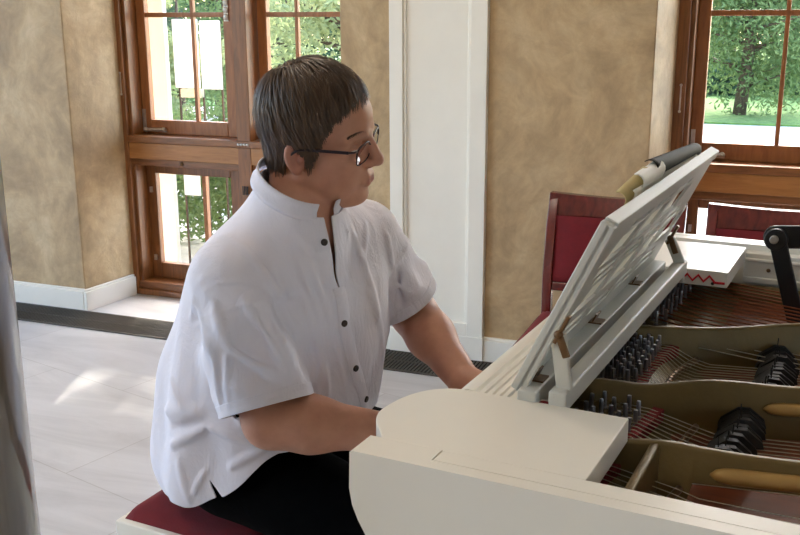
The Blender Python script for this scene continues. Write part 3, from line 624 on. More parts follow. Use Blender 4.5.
# ---------------------------------------------------------------- music book on the desk
mb_=root('music_book','open music book with curling dark and straw coloured pages leaning on the music desk','book','P',(-.45,1.70,.97))
def sheet(y0,y1,l0,l1,off,R=.016,turn=2.4,low=.006):
    def f(a,b):
        y=y0+(y1-y0)*a; lim=l0+(l1-l0)*a; tot=lim+R*turn; s=b*tot
        if s<=lim: return dpt(y,low+s*(lim-low)/lim,-(.0145+off))
        g=(s-lim)/R; return dpt(y,lim+R*math.sin(g),-(.0145+off)-R*(1-math.cos(g)))
    return f
def page(nm,mt_,*a_):
    s=MB(); s.surf(sheet(*a_),24,48); o=build(nm,s,mt_,mb_,smooth=True,fix=False); so_=o.modifiers.new('t','SOLIDIFY'); so_.thickness=.0016; return o
page('page',M['thinpaper'],1.45,1.985,.278,.262,.000,.008,1.5)
page('page',M['paper'],1.50,1.64,.284,.288,.0030,.014,2.2,.20)
page('page',M['yellowpage'],1.44,1.56,.262,.286,.0056,.014,2.2,.20)
page('page',M['darkpage'],1.595,2.055,.292,.262,.0080,.014,2.7,.215)
# ---------------------------------------------------------------- bench
b=root('piano_bench','cream piano bench with a dark red cushion under the seated man','bench','P',(-1.155,1.675,0))
x0,x1,y0,y1=-1.345,-.985,1.36,1.99
s=MB(); s.box(x0,x1,y0,y0+.03,.425,.497).box(x0,x1,y1-.03,y1,.425,.497).box(x0,x0+.03,y0+.03,y1-.03,.425,.497).box(x1-.03,x1,y0+.03,y1-.03,.425,.497); build('frame',s,M['ivory'],b,bevel=.004)
for x in (x0+.005,x1-.055):
    for y in (y0+.005,y1-.055):
        s=MB(); s.add([(x+.01,y+.01,0),(x+.04,y+.01,0),(x+.04,y+.04,0),(x+.01,y+.04,0),(x,y,.43),(x+.05,y,.43),(x+.05,y+.05,.43),(x,y+.05,.43)],[(3,2,1,0),(4,5,6,7),(0,1,5,4),(1,2,6,5),(2,3,7,6),(3,0,4,7)]); build('leg',s,M['ivory'],b,bevel=.004)
def cu(a,c):
    e=max(abs(2*a-1)**5,abs(2*c-1)**5); return (x0+.012+a*(x1-x0-.024),y0+.012+c*(y1-y0-.024),.494+.040*(1-e)**.5)
s=MB(); s.surf(cu,30,40); s.box(x0+.031,x1-.031,y0+.031,y1-.031,.44,.493); build('cushion',s,M['redcloth'],b,smooth=True,fix=False)
# ================================================================ the young man at the keys
def smin(a,b,k):
    h=np.maximum(k-np.abs(a-b),0)/k; return np.minimum(a,b)-h*h*k*.25
class Field:
    """signed distance samples on a regular grid, shapes blended in one after another"""
    def __init__(s,lo,hi,h):
        s.lo=np.array(lo,float); s.h=h; s.n=np.ceil((np.array(hi)-s.lo)/h).astype(int)+1
        s.D=np.full(s.n,9.0,np.float32); s.ax=[(s.lo[i]+h*np.arange(s.n[i])).astype(np.float32) for i in range(3)]
    def win(s,lo,hi):
        a=[max(0,int((lo[i]-s.lo[i])/s.h)) for i in range(3)]; b=[min(int(s.n[i]),int((hi[i]-s.lo[i])/s.h)+2) for i in range(3)]
        sl=tuple(slice(a[i],max(a[i],b[i])) for i in range(3))
        return sl,s.ax[0][sl[0]][:,None,None],s.ax[1][sl[1]][None,:,None],s.ax[2][sl[2]][None,None,:]
    def put(s,fn,lo,hi,k,cut=False):
        sl,x,y,z=s.win(np.array(lo)-max(k,.02),np.array(hi)+max(k,.02)); A=s.D[sl]
        if A.size==0: return
        d=fn(x,y,z).astype(np.float32)
        s.D[sl]=-smin(-A,d,k) if cut else smin(A,d,k)
    def cap(s,a,b,ra,rb,k=.02,cut=False,flat=None):
        a=np.array(a,float);b=np.array(b,float);ba=b-a;L=ba@ba
        def fn(x,y,z):
            px,py,pz=x-a[0],y-a[1],z-a[2]; t=np.clip((px*ba[0]+py*ba[1]+pz*ba[2])/L,0,1)
            return np.sqrt((px-ba[0]*t)**2+(py-ba[1]*t)**2+(pz-ba[2]*t)**2)-(ra+(rb-ra)*t)
        r=max(ra,rb); s.put(fn,np.minimum(a,b)-r,np.maximum(a,b)+r,k,cut)
    def ell(s,c,r,k=.02,R=None,cut=False):
        c=np.array(c,float); r=np.array(r,float); R=np.eye(3) if R is None else np.array(R)
        ext=np.sqrt(((R*r)**2).sum(1))
        def fn(x,y,z):
            p=[x-c[0],y-c[1],z-c[2]]; q=[(R[0][j]*p[0]+R[1][j]*p[1]+R[2][j]*p[2]) for j in range(3)]
            k0=np.sqrt((q[0]/r[0])**2+(q[1]/r[1])**2+(q[2]/r[2])**2); k1=np.sqrt((q[0]/r[0]**2)**2+(q[1]/r[1]**2)**2+(q[2]/r[2]**2)**2)
            return k0*(k0-1)/np.maximum(k1,1e-6)
        s.put(fn,c-ext,c+ext,k,cut)
    def mesh(s,smooth=2):
        D=s.D; S=D<0; nx,ny,nz=s.n
        any_=np.zeros((nx-1,ny-1,nz-1),np.uint8)
        for i in (0,1):
            for j in (0,1):
                for k in (0,1): any_+=S[i:nx-1+i,j:ny-1+j,k:nz-1+k]
        idx=np.argwhere((any_>0)&(any_<8)); flat=(idx[:,0]*(ny-1)+idx[:,1])*(nz-1)+idx[:,2]
        acc=np.zeros((len(idx),3)); cnt=np.zeros(len(idx))
        cor=[(i,j,k) for i in (0,1) for j in (0,1) for k in (0,1)]; V={c:D[idx[:,0]+c[0],idx[:,1]+c[1],idx[:,2]+c[2]].astype(float) for c in cor}
        for c in cor:
            for ax in range(3):
                if c[ax]==0:
                    e=list(c); e[ax]=1; e=tuple(e); a,b=V[c],V[e]; m=(a<0)!=(b<0); t=np.where(m,a/np.where(m,a-b,1),0)
                    p=np.array(c,float)[None]+np.zeros((len(idx),3)); p[:,ax]+=t; acc[m]+=p[m]; cnt+=m
        v=s.lo+(idx+acc/cnt[:,None])*s.h
        F=[]
        for ax in range(3):
            sl0=[slice(1,None if q!=ax else None) for q in range(3)]
            A=[slice(1,s.n[q]-1) for q in range(3)]; B=list(A); A[ax]=slice(0,s.n[ax]-1); B[ax]=slice(1,s.n[ax])
            a=S[tuple(A)]; b=S[tuple(B)]; e=np.argwhere(a!=b)
            if len(e)==0: continue
            inside=a[tuple(e.T)]; off=np.array([1,1,1]); off[ax]=0; e=e+off
            u,w=[(1,2),(2,0),(0,1)][ax]
            def cell(du,dw):
                c=e.copy(); c[:,u]-=du; c[:,w]-=dw; f=(c[:,0]*(ny-1)+c[:,1])*(nz-1)+c[:,2]; return np.searchsorted(flat,f)
            q=np.stack([cell(1,1),cell(0,1),cell(0,0),cell(1,0)],1); q[~inside]=q[~inside][:,::-1]; F.append(q)
        f=np.concatenate(F)
        for _ in range(smooth):
            for lam in (.5,-.52):
                a=np.zeros_like(v); n=np.zeros(len(v))
                for i in range(4):
                    p,q=f[:,i],f[:,(i+1)%4]; 
                    for ax in range(3): a[:,ax]+=np.bincount(p,v[q,ax],len(v))+np.bincount(q,v[p,ax],len(v))
                    n+=np.bincount(p,minlength=len(v))+np.bincount(q,minlength=len(v))
                v=v+lam*(a/np.maximum(n,1)[:,None]-v)
        return v,f
def clip(v,f,g):
    """keep the part of the quad mesh where g>=0, cut cleanly through the faces"""
    f=[tuple(q) for q in f]; v=list(map(tuple,v)); gg=list(g); out=[]; cache={}
    def mid(i,j):
        key=(min(i,j),max(i,j))
        if key not in cache:
            t=gg[i]/(gg[i]-gg[j]); cache[key]=len(v); v.append(tuple(v[i][k]+t*(v[j][k]-v[i][k]) for k in range(3))); 
        return cache[key]
    G=np.array(g)
    for q in f:
        s=[gg[i]>=0 for i in q]
        if all(s): out.append(q); continue
        if not any(s): continue
        p=[]
        for i in range(len(q)):
            a,b=q[i],q[(i+1)%len(q)]
            if s[i]: p.append(a)
            if s[i]!=s[(i+1)%len(q)]: p.append(mid(a,b))
        if len(p)>=3: out.append(tuple(p))
    used=sorted({i for q in out for i in q}); m={o:i for i,o in enumerate(used)}
    return np.array([v[i] for i in used]),[tuple(m[i] for i in q) for q in out]
def wob(x,y,z,f,seed,n=5):
    """smooth wandering noise"""
    r=np.random.default_rng(seed); o=0
    for _ in range(n):
        d=r.normal(size=3); d/=np.linalg.norm(d); o=o+np.sin((x*d[0]+y*d[1]+z*d[2])*f*(.7+.8*r.random())+r.random()*6.28)
    return o/n
def Rz(a): c,s_=math.cos(a),math.sin(a); return np.array([[c,-s_,0],[s_,c,0],[0,0,1]])
def Ry(a): c,s_=math.cos(a),math.sin(a); return np.array([[c,0,s_],[0,1,0],[-s_,0,c]])
def Rx(a): c,s_=math.cos(a),math.sin(a); return np.array([[1,0,0],[0,c,-s_],[0,s_,c]])
# joints, piano frame
NECK=np.array((-.940,1.460,1.160)); SR=np.array((-1.005,1.350,1.048)); SL_=np.array((-.935,1.680,1.062))
ER=np.array((-.908,1.300,.824)); EL=np.array((-.862,1.765,.892)); WR=np.array((-.705,1.372,.812)); WL=np.array((-.690,1.650,.802))
HC=np.array((-.909,1.483,1.291)); HS=.98; RH=Rz(math.radians(12))@Ry(math.radians(8))@Rx(math.radians(14))
def hp(x,y,z): return HC+RH@(np.array((x,y,z))*HS)
PERSON=root('person','young man in a white collarless shirt and glasses, seated and playing the piano','person','P',(-1.12,1.54,0))
# ---------------------------------------------------------------- skin
B=Field((-1.22,1.22,.715),(-.505,1.83,1.43),.0025)
def hell(c,r,k,cut=False,R=None): B.ell(hp(*c),np.array(r)*HS,k,RH if R is None else RH@R,cut)
def hcap(a,b,ra,rb,k,cut=False): B.cap(hp(*a),hp(*b),ra*HS,rb*HS,k,cut)
hell((-.010,0,.040),(.094,.077,.084),.01)                       # skull
hell((.032,0,-.030),(.060,.061,.076),.025)                       # face
hell((.040,0,.045),(.050,.058,.045),.03)                        # forehead
for sgn in (-1,1):
    hell((.042,sgn*.034,-.056),(.043,.034,.043),.025)            # full cheek and jaw
    hcap((-.005,sgn*.055,-.055),(.062,sgn*.022,-.098),.018,.018,.02)
    hell((.056,sgn*.044,-.022),(.024,.022,.018),.02)            # cheekbone
hell((.074,0,-.100),(.022,.026,.019),.02)                       # chin
hell((.036,0,-.092),(.040,.036,.020),.02)                       # under the jaw
hcap((.084,-.018,.024),(.068,-.048,.020),.010,.009,.014); hcap((.084,.018,.024),(.068,.048,.020),.010,.009,.014)   # brows
for sgn in (-1,1): hell((.092,sgn*.032,.002),(.016,.020,.013),.012,True)     # eye sockets
hcap((.089,0,.016),(.109,0,-.022),.0088,.0110,.010); hell((.1105,0,-.0270),(.0115,.0125,.0105),.008)  # nose
for sgn in (-1,1):
    hell((.097,sgn*.0125,-.032),(.011,.008,.008),.007); B.cap(hp(.104,sgn*.007,-.041),hp(.100,sgn*.008,-.033),.0028,.002,.003,True)
    # eyelids around the eyeball
    hell((.0765,sgn*.032,.0075),(.0125,.0165,.0070),.005); hell((.0760,sgn*.032,-.0085),(.0118,.0155,.0060),.006)
hell((.085,0,-.062),(.016,.027,.018),.014)                      # muzzle
hcap((.0965,-.010,-.0592),(.0935,-.024,-.0625),.0048,.003,.005); hcap((.0965,.010,-.0592),(.0935,.024,-.0625),.0048,.003,.005); hcap((.0968,-.010,-.0592),(.0968,.010,-.0592),.0048,.0048,.005)
hcap((.0965,-.012,-.0702),(.0965,.012,-.0702),.0062,.0062,.005); hcap((.0965,-.012,-.0697),(.0925,-.023,-.0655),.0050,.003,.005); hcap((.0965,.012,-.0697),(.0925,.023,-.0655),.0050,.003,.005)
hcap((.1045,-.020,-.0648),(.1045,.020,-.0648),.0014,.0014,.003,True)
for sgn in (-1,1):                                              # ears
    E_=Rz(sgn*math.radians(-24))@Ry(math.radians(-12))
    hell((-.016,sgn*.079,-.014),(.018,.0085,.030),.006,R=E_); hell((-.011,sgn*.0865,-.010),(.0115,.0075,.019),.004,True,R=E_); hcap((-.020,sgn*.083,.002),(-.022,sgn*.084,-.020),.0028,.0028,.003)
    hell((-.004,sgn*.080,-.016),(.0055,.005,.008),.004); hell((-.013,sgn*.078,-.038),(.009,.006,.010),.006)
B.cap(hp(-.034,0,-.045),NECK+np.array((-.004,0,-.03)),.054,.058,.012)
TY=Rz(math.radians(-20))
B.cap(NECK+np.array((0,0,-.03)),SR+np.array((0,.02,-.02)),.048,.048,.05); B.cap(NECK+np.array((0,0,-.03)),SL_+np.array((0,-.02,-.02)),.048,.048,.05)
B.ell((-1.01,1.515,.945),(.125,.17,.18),.06,TY); B.ell((-1.055,1.525,.84),(.125,.16,.11),.05,TY); 
def arm(S_,E1,W1,n):
    B.cap(S_,E1,.056,.044,.04); m=E1+(W1-E1)*.32
    B.cap(E1,m,.044,.045,.03); B.cap(m,W1,.045,.0305,.03)
def hand(W1,K,tips,thumb):
    """K: four knuckles from the index to the little finger, tips: fingertips"""
    K=[np.array(k) for k in K]; mid_=sum(K)/4
    for k_ in K: B.cap(W1,k_,.021,.0125,.02)
    B.cap(W1,mid_,.026,.019,.02)
    for i,(k_,t) in enumerate(zip(K,tips)):
        t=np.array(t); r=(.0085,.009,.0085,.0075)[i]; up=np.array((0,0,1.)); d=t-k_
        p=k_+d*.48+up*.016; q=k_+d*.80+up*.010
        B.cap(k_,p,r*1.15,r*1.02,.008); B.cap(p,q,r*1.02,r*.93,.004); B.cap(q,t,r*.93,r*.82,.004)
    a,b_,c=[np.array(q) for q in thumb]; B.cap(W1+(a-W1)*.3,a,.017,.0125,.015); B.cap(a,b_,.0115,.0100,.006); B.cap(b_,c,.0100,.0085,.004)
arm(SR,ER,WR,None); arm(SL_,EL,WL,None)
# right hand: thumb on the inner (bass) side; left hand mirrored
hand(WR,[(-.625,1.408,.820),(-.619,1.388,.823),(-.623,1.368,.820),(-.633,1.350,.814)],[(-.552,1.424,.7525),(-.543,1.396,.7525),(-.549,1.366,.7525),(-.566,1.336,.7525)],[(-.668,1.418,.795),(-.625,1.442,.778),(-.585,1.452,.7535)])
hand(WL,[(-.618,1.598,.812),(-.609,1.617,.815),(-.610,1.638,.812),(-.617,1.657,.806)],[(-.552,1.573,.7525),(-.540,1.602,.7525),(-.545,1.632,.7525),(-.560,1.663,.7525)],[(-.662,1.600,.790),(-.625,1.566,.776),(-.585,1.552,.7535)])
bv,bf=B.mesh(2)
def skin():
    m,nt,b=mat('skin'); n=tex(nt,22,4); r=ramp(nt,n.outputs['Fac'],[(.3,lin(182,128,104)),(.7,lin(200,146,120))])
    at=nt.nodes.new('ShaderNodeAttribute'); at.attribute_name='flush'; mx=nt.nodes.new('ShaderNodeMix'); mx.data_type='RGBA'
    nt.links.new(at.outputs['Fac'],mx.inputs['Factor']); nt.links.new(r.outputs['Color'],mx.inputs['A']); mx.inputs['B'].default_value=lin(150,74,70)
    nt.links.new(mx.outputs['Result'],b.inputs['Base Color']); b.inputs['Roughness'].default_value=.5
    b.inputs['Subsurface Weight'].default_value=.12; b.inputs['Subsurface Radius'].default_value=(.012,.004,.002); b.inputs['Subsurface Scale'].default_value=.5
    n2=tex(nt,420,2); bump(nt,b,n2.outputs['Fac'],.12,.001); return m
M['skin']=skin()
def pmesh(name,v,f,mt_,parent=PERSON,smooth=True):
    v=np.asarray(v)-np.array((PERSON['bx'],PERSON['by'],PERSON['bz'])); me=newmesh(name,v,f,smooth)
    for q in (mt_ if isinstance(mt_,list) else [mt_]): me.materials.append(q)
    o=bpy.data.objects.new(name,me); COL.objects.link(o); o.parent=parent; return o
body=pmesh('body',bv,bf,M['skin'])
# lips, nose tip and ears are naturally redder (a colour of the skin itself)
loc=((bv-HC)@RH)/HS
fl_=np.zeros(len(bv)); fl_=np.maximum(fl_,.8*np.exp(-(((loc[:,0]-.099)/.012)**2+(loc[:,1]/.021)**2+((loc[:,2]+.0645)/.0085)**2)**2))
fl_=np.maximum(fl_,.28*np.exp(-(((loc[:,0]+.014)/.03)**2+((np.abs(loc[:,1])-.084)/.012)**2+((loc[:,2]+.012)/.04)**2)**2)); fl_=np.maximum(fl_,.22*np.exp(-(((loc[:,0]-.11)/.02)**2+(loc[:,1]/.02)**2+((loc[:,2]+.03)/.02)**2)))
fl_=np.maximum(fl_,.16*np.exp(-(((loc[:,0]-.07)/.03)**2+((np.abs(loc[:,1])-.045)/.025)**2+((loc[:,2]+.04)/.03)**2)))
at=body.data.attributes.new('flush','FLOAT','POINT'); at.data.foreach_set('value',fl_.astype(np.float32))
M['eyewhite']=simple('eye_white',(226,220,212),.2,0,.02,20); M['iris']=simple('brown_iris',(58,44,34),.15,0,.05,90)
for sgn in (-1,1):
    e=MB(); c=hp(.0735,sgn*.032,-.0005); e.ball(c,.0118*HS,n=18); fw=RH@np.array((1,0,-.12)); fw/=np.linalg.norm(fw)
    e.m=[1 if (np.mean([np.array(e.v[i]) for i in q],axis=0)-c)@fw>.0108*HS else 0 for q in e.f]
    build('eye',e,[M['eyewhite'],M['iris']],PERSON,smooth=True,fix=False)
# ---------------------------------------------------------------- hair
def hairmat():
    m,nt,b=mat('brown_hair'); n=tex(nt,60,4,.6,(1,1,.25)); r=ramp(nt,n.outputs['Fac'],[(.25,lin(52,38,27)),(.75,lin(102,77,56))]); nt.links.new(r.outputs['Color'],b.inputs['Base Color'])
    b.inputs['Roughness'].default_value=.42; b.inputs['Specular IOR Level'].default_value=.45; return m
M['hair']=hairmat()
EC=np.array((-.011,0,.036)); ER_=np.array((.0945,.081,.090))
PT=Ry(math.radians(-30))                                          # the whorl sits towards the back of the head
def zlow(az):                                                     # hairline height for an azimuth (0 = face, 180 = nape), degrees
    a=abs(az); return float(np.interp(a,[0,30,47,58,64,76,82,92,103,112,125,180],[.070,.066,.050,.022,-.020,-.058,-.020,.000,-.012,-.072,-.094,-.098]))
Z1=-.002
def dome(th,ph,off):
    d=PT@np.array((math.sin(th)*math.cos(ph),math.sin(th)*math.sin(ph),math.cos(th))); r=1/np.sqrt(((d/(ER_+off))**2).sum()); return EC+d*r
TH0=[]                                                            # where each meridian passes the widest line of the head
for i in range(181):
    ph=-math.pi+2*math.pi*i/180; a,b=.3,2.9
    for _ in range(22):
        m=(a+b)/2; a,b=(m,b) if dome(m,ph,0)[2]>Z1 else (a,m)
    TH0.append(a)
def scalp(th,ph,off):
    q=((ph+math.pi)%(2*math.pi))/(2*math.pi)*180; k=int(q); t0=TH0[k]+(TH0[min(180,k+1)]-TH0[k])*(q-k)
    if th<=t0: return dome(th,ph,off)
    p=dome(t0,ph,off); dz=(th-t0)*.095; k=1-.34*min(1,dz/.13)**1.6                # lower down the hair hangs and hugs the neck
    return np.array((EC[0]+(p[0]-EC[0])*(k if p[0]<EC[0] else 1.0),p[1]*(1-.12*min(1,dz/.13)),p[2]-dz))
hv=[];hf=[]; rr=random.Random(3)
def volume(p):                                                    # thickness of the hair over the scalp
    return .006+.008*max(0,min(1,(p[2]+.03)/.10))*(1 if p[0]<.05 else max(.35,1-(p[0]-.05)*12))+.003*max(0,min(1,(-p[0]-.03)/.06))
NS=6400
for s_i in range(NS):
    ph=rr.uniform(-math.pi,math.pi); th=math.acos(1-rr.random()**.9*1.15) if s_i%3 else rr.uniform(.0,.5)
    L=rr.uniform(.05,.085); layer=rr.random(); tw=rr.uniform(-.25,.25); sweep=.55*math.exp(-(ph/.9)**2); pts=[]; clump=.0028*math.sin(ph*23+3*math.sin(th*5))+.0016*math.sin(ph*57)
    n=9
    for i in range(n):
        t=i/(n-1); T=th+L/.095*t; P_=ph+(tw-sweep)*t*.6; p=scalp(T,P_,0)
        az=math.degrees(math.atan2(p[1],p[0]+.012)); zl=zlow(az)+rr.uniform(-.004,.004)
        if p[2]<zl and i>0: break
        if p[2]<zl: break
        off=volume(p)*(.35+.65*layer)*(min(1,.25+t*2.2))+clump*min(1,t*2)*(.4+.6*layer); pts.append(scalp(T,P_,off))
    if len(pts)<4: continue
    w=rr.uniform(.0010,.0021); b0=len(hv); m_=len(pts)
    for i,p in enumerate(pts):
        tg=pts[min(i+1,m_-1)]-pts[max(i-1,0)]; nn=p-EC; sd=np.cross(tg,nn); sd/=max(1e-9,np.linalg.norm(sd)); q=w*(1-.75*(i/(m_-1))**2)
        nn=nn/np.linalg.norm(nn); hv+=[hp(*(p-sd*q)),hp(*(p+nn*q*.45)),hp(*(p+sd*q))]
    for i in range(m_-1): hf+=[(b0+3*i,b0+3*i+3,b0+3*i+4,b0+3*i+1),(b0+3*i+1,b0+3*i+4,b0+3*i+5,b0+3*i+2)]
# a close cap under the strands so no scalp shows
nu,nv=90,60; b0=len(hv); ok=[]
for i in range(nu+1):
    for j in range(nv+1):
        p=scalp(2.45*j/nv,2*math.pi*i/nu-math.pi,0); az=math.degrees(math.atan2(p[1],p[0]+.012)); ok.append(p[2]>zlow(az)+.004); q=scalp(2.45*j/nv,2*math.pi*i/nu-math.pi,volume(p)*.42); hv.append(hp(*q))
for i in range(nu):
    for j in range(nv):
        q=(i*(nv+1)+j,(i+1)*(nv+1)+j,(i+1)*(nv+1)+j+1,i*(nv+1)+j+1)
        if all(ok[k] for k in q): hf.append(tuple(b0+k for k in q))
hair=pmesh('hair',hv,hf,M['hair'])
for sgn in (-1,1):
    ev=[];ef=[]
    for i in range(260):
        a=rr.random(); y=sgn*(.016+.038*a); z=.0275+.006*math.sin(a*2.6)-.004*a*a+rr.uniform(-.003,.003); x=.0955-.55*max(0,abs(y)-.014)-5.0*max(0,abs(y)-.03)**2
        d=np.array((-.002,sgn*.008,.002)); p=np.array((x+.0020,y,z)); k_=len(ev); ev+=[hp(*(p+np.array((0,0,-.0009)))),hp(*(p+np.array((0,0,.0009)))),hp(*(p+d))]; ef.append((k_,k_+1,k_+2))
    pmesh('eyebrow',ev,ef,M['hair'])
# ---------------------------------------------------------------- glasses
M['frame']=simple('dark_spectacle_frame',(44,30,36),.3,.3,.05,60); M['lens']=M['glass']
GR=MB(); lens=[]
def gpt(x,y,z): return hp(x,y,z)
def lensloop(sgn):
    out=[]
    for i in range(28):
        a=2*math.pi*i/28; cx,cz=math.cos(a),math.sin(a); y=.0275*np.sign(cx)*abs(cx)**.6; z=.0172*np.sign(cz)*abs(cz)**.62
        out.append(gpt(.1015-.20*max(0,(y*1+.0275))*.55-.004,sgn*(.0345+y),-.004+z))
    return out
gl_root=None
for sgn in (-1,1):
    lp_=lensloop(sgn); GR.tube(lp_[0:15],.0019,6); GR.tube(lp_[14:]+[lp_[0]],.0011,6)
    lens.append(lp_)
    GR.tube([gpt(.091,sgn*.061,.009),gpt(.088,sgn*.068,.0095),gpt(.078,sgn*.073,.0095)],.0019,6)
GR.tube([gpt(.098,-.010,.004),gpt(.1025,0,.0065),gpt(.098,.010,.004)],.0013,6)
gl=build('glasses',GR,M['frame'],PERSON,smooth=True,fix=False)
for sgn in (-1,1):
    s=MB(); s.bar(gpt(.080,sgn*.073,.0095),gpt(.010,sgn*.084,.007),.0022,.0052,RH@np.array((0,0,1))); s.tube([gpt(.010,sgn*.084,.007),gpt(-.008,sgn*.086,.004),gpt(-.026,sgn*.084,-.012)],.0024,6); build('temple_arm',s,M['frame'],gl,bevel=.0006)
    s=MB(); L_=lens[0 if sgn<0 else 1]; c=sum(np.array(q) for q in L_)/28+(RH@np.array((.0012,0,0))); n=len(L_); s.add([*L_,c],[(i,(i+1)%n,n) for i in range(n)]); build('lens',s,M['lens'],gl,smooth=True,fix=False)
# ---------------------------------------------------------------- shirt
SH=Field((-1.38,1.16,.47),(-.68,1.90,1.24),.0033)
HY=Rz(math.radians(-12))
SH.ell((-1.005,1.515,.965),(.172,.205,.195),.05,TY)
SH.ell((-1.065,1.53,.80),(.222,.215,.20),.08,TY)
SH.ell((-1.115,1.54,.64),(.205,.215,.16),.08,HY)
SH.cap(NECK+np.array((-.03,-.005,-.035)),SR+np.array((-.005,.02,-.005)),.076,.078,.05); SH.cap(NECK+np.array((-.02,.02,-.035)),SL_+np.array((-.005,-.01,-.005)),.074,.077,.05)
SH.cap(NECK+np.array((-.005,0,-.06)),NECK+np.array((.004,-.002,.05)),.084,.074,.03)
SH.cap((-1.10,1.43,.62),(-.84,1.41,.605),.112,.105,.05); SH.cap((-1.10,1.65,.62),(-.84,1.69,.605),.112,.105,.05)   # the skirt of the shirt lies over the thighs
TORSO=SH.D.copy()
DR=(ER-SR)/np.linalg.norm(ER-SR); DL=(EL-SL_)/np.linalg.norm(EL-SL_); CR,CL_=.232,.175
def sleeve(S_,D_,L,r0,r1):
    S_=np.array(S_); E1=S_+D_*(L+.05)
    def fn(x,y,z):
        px,py,pz=x-S_[0],y-S_[1],z-S_[2]; t=px*D_[0]+py*D_[1]+pz*D_[2]; tt=np.maximum(t,0)
        d=np.sqrt((px-D_[0]*tt)**2+(py-D_[1]*tt)**2+(pz-D_[2]*tt)**2)-(r0+(r1-r0)*np.clip(t/L,0,1)); return np.maximum(d,t-L)
    SH.put(fn,np.minimum(S_,E1)-.12,np.maximum(S_,E1)+.12,.022)
sleeve(SR,DR,CR,.079,.083); sleeve(SL_,DL,CL_,.078,.074)
sl,X,Y,Z=SH.win(SH.lo,SH.lo+SH.h*SH.n); near=np.abs(SH.D)<.03
# cloth folds: fine drape, fans from the collar, sleeve twists, a blouse roll at the waist
def seg(a,b):
    a=np.array(a);b=np.array(b);ba=b-a; t=np.clip(((X-a[0])*ba[0]+(Y-a[1])*ba[1]+(Z-a[2])*ba[2])/(ba@ba),0,1)
    return np.sqrt((X-a[0]-ba[0]*t)**2+(Y-a[1]-ba[1]*t)**2+(Z-a[2]-ba[2]*t)**2),t
def fold(a,b,h,w):
    global disp
    d,t=seg(a,b); disp=disp+h*np.exp(-(d/w)**2)*np.sin(np.pi*np.clip(t*.96+.02,0,1))**.5
disp=np.zeros(SH.D.shape,np.float32)
ang=np.arctan2(Y-1.53,X+1.08)
w1=wob(X,Y,Z,9,5); w2=wob(X,Y,Z,16,8)
disp+=.0075*np.sin(ang*11+w1*3.2+(1.1-Z)*4)*np.clip((1.08-Z)/.25,0,1)*(.5+.5*w2)
disp+=.007*w2+.0055*wob(X,Y,Z*.45,34,11)-.004*np.abs(wob(X,Y,Z*.6,26,31))
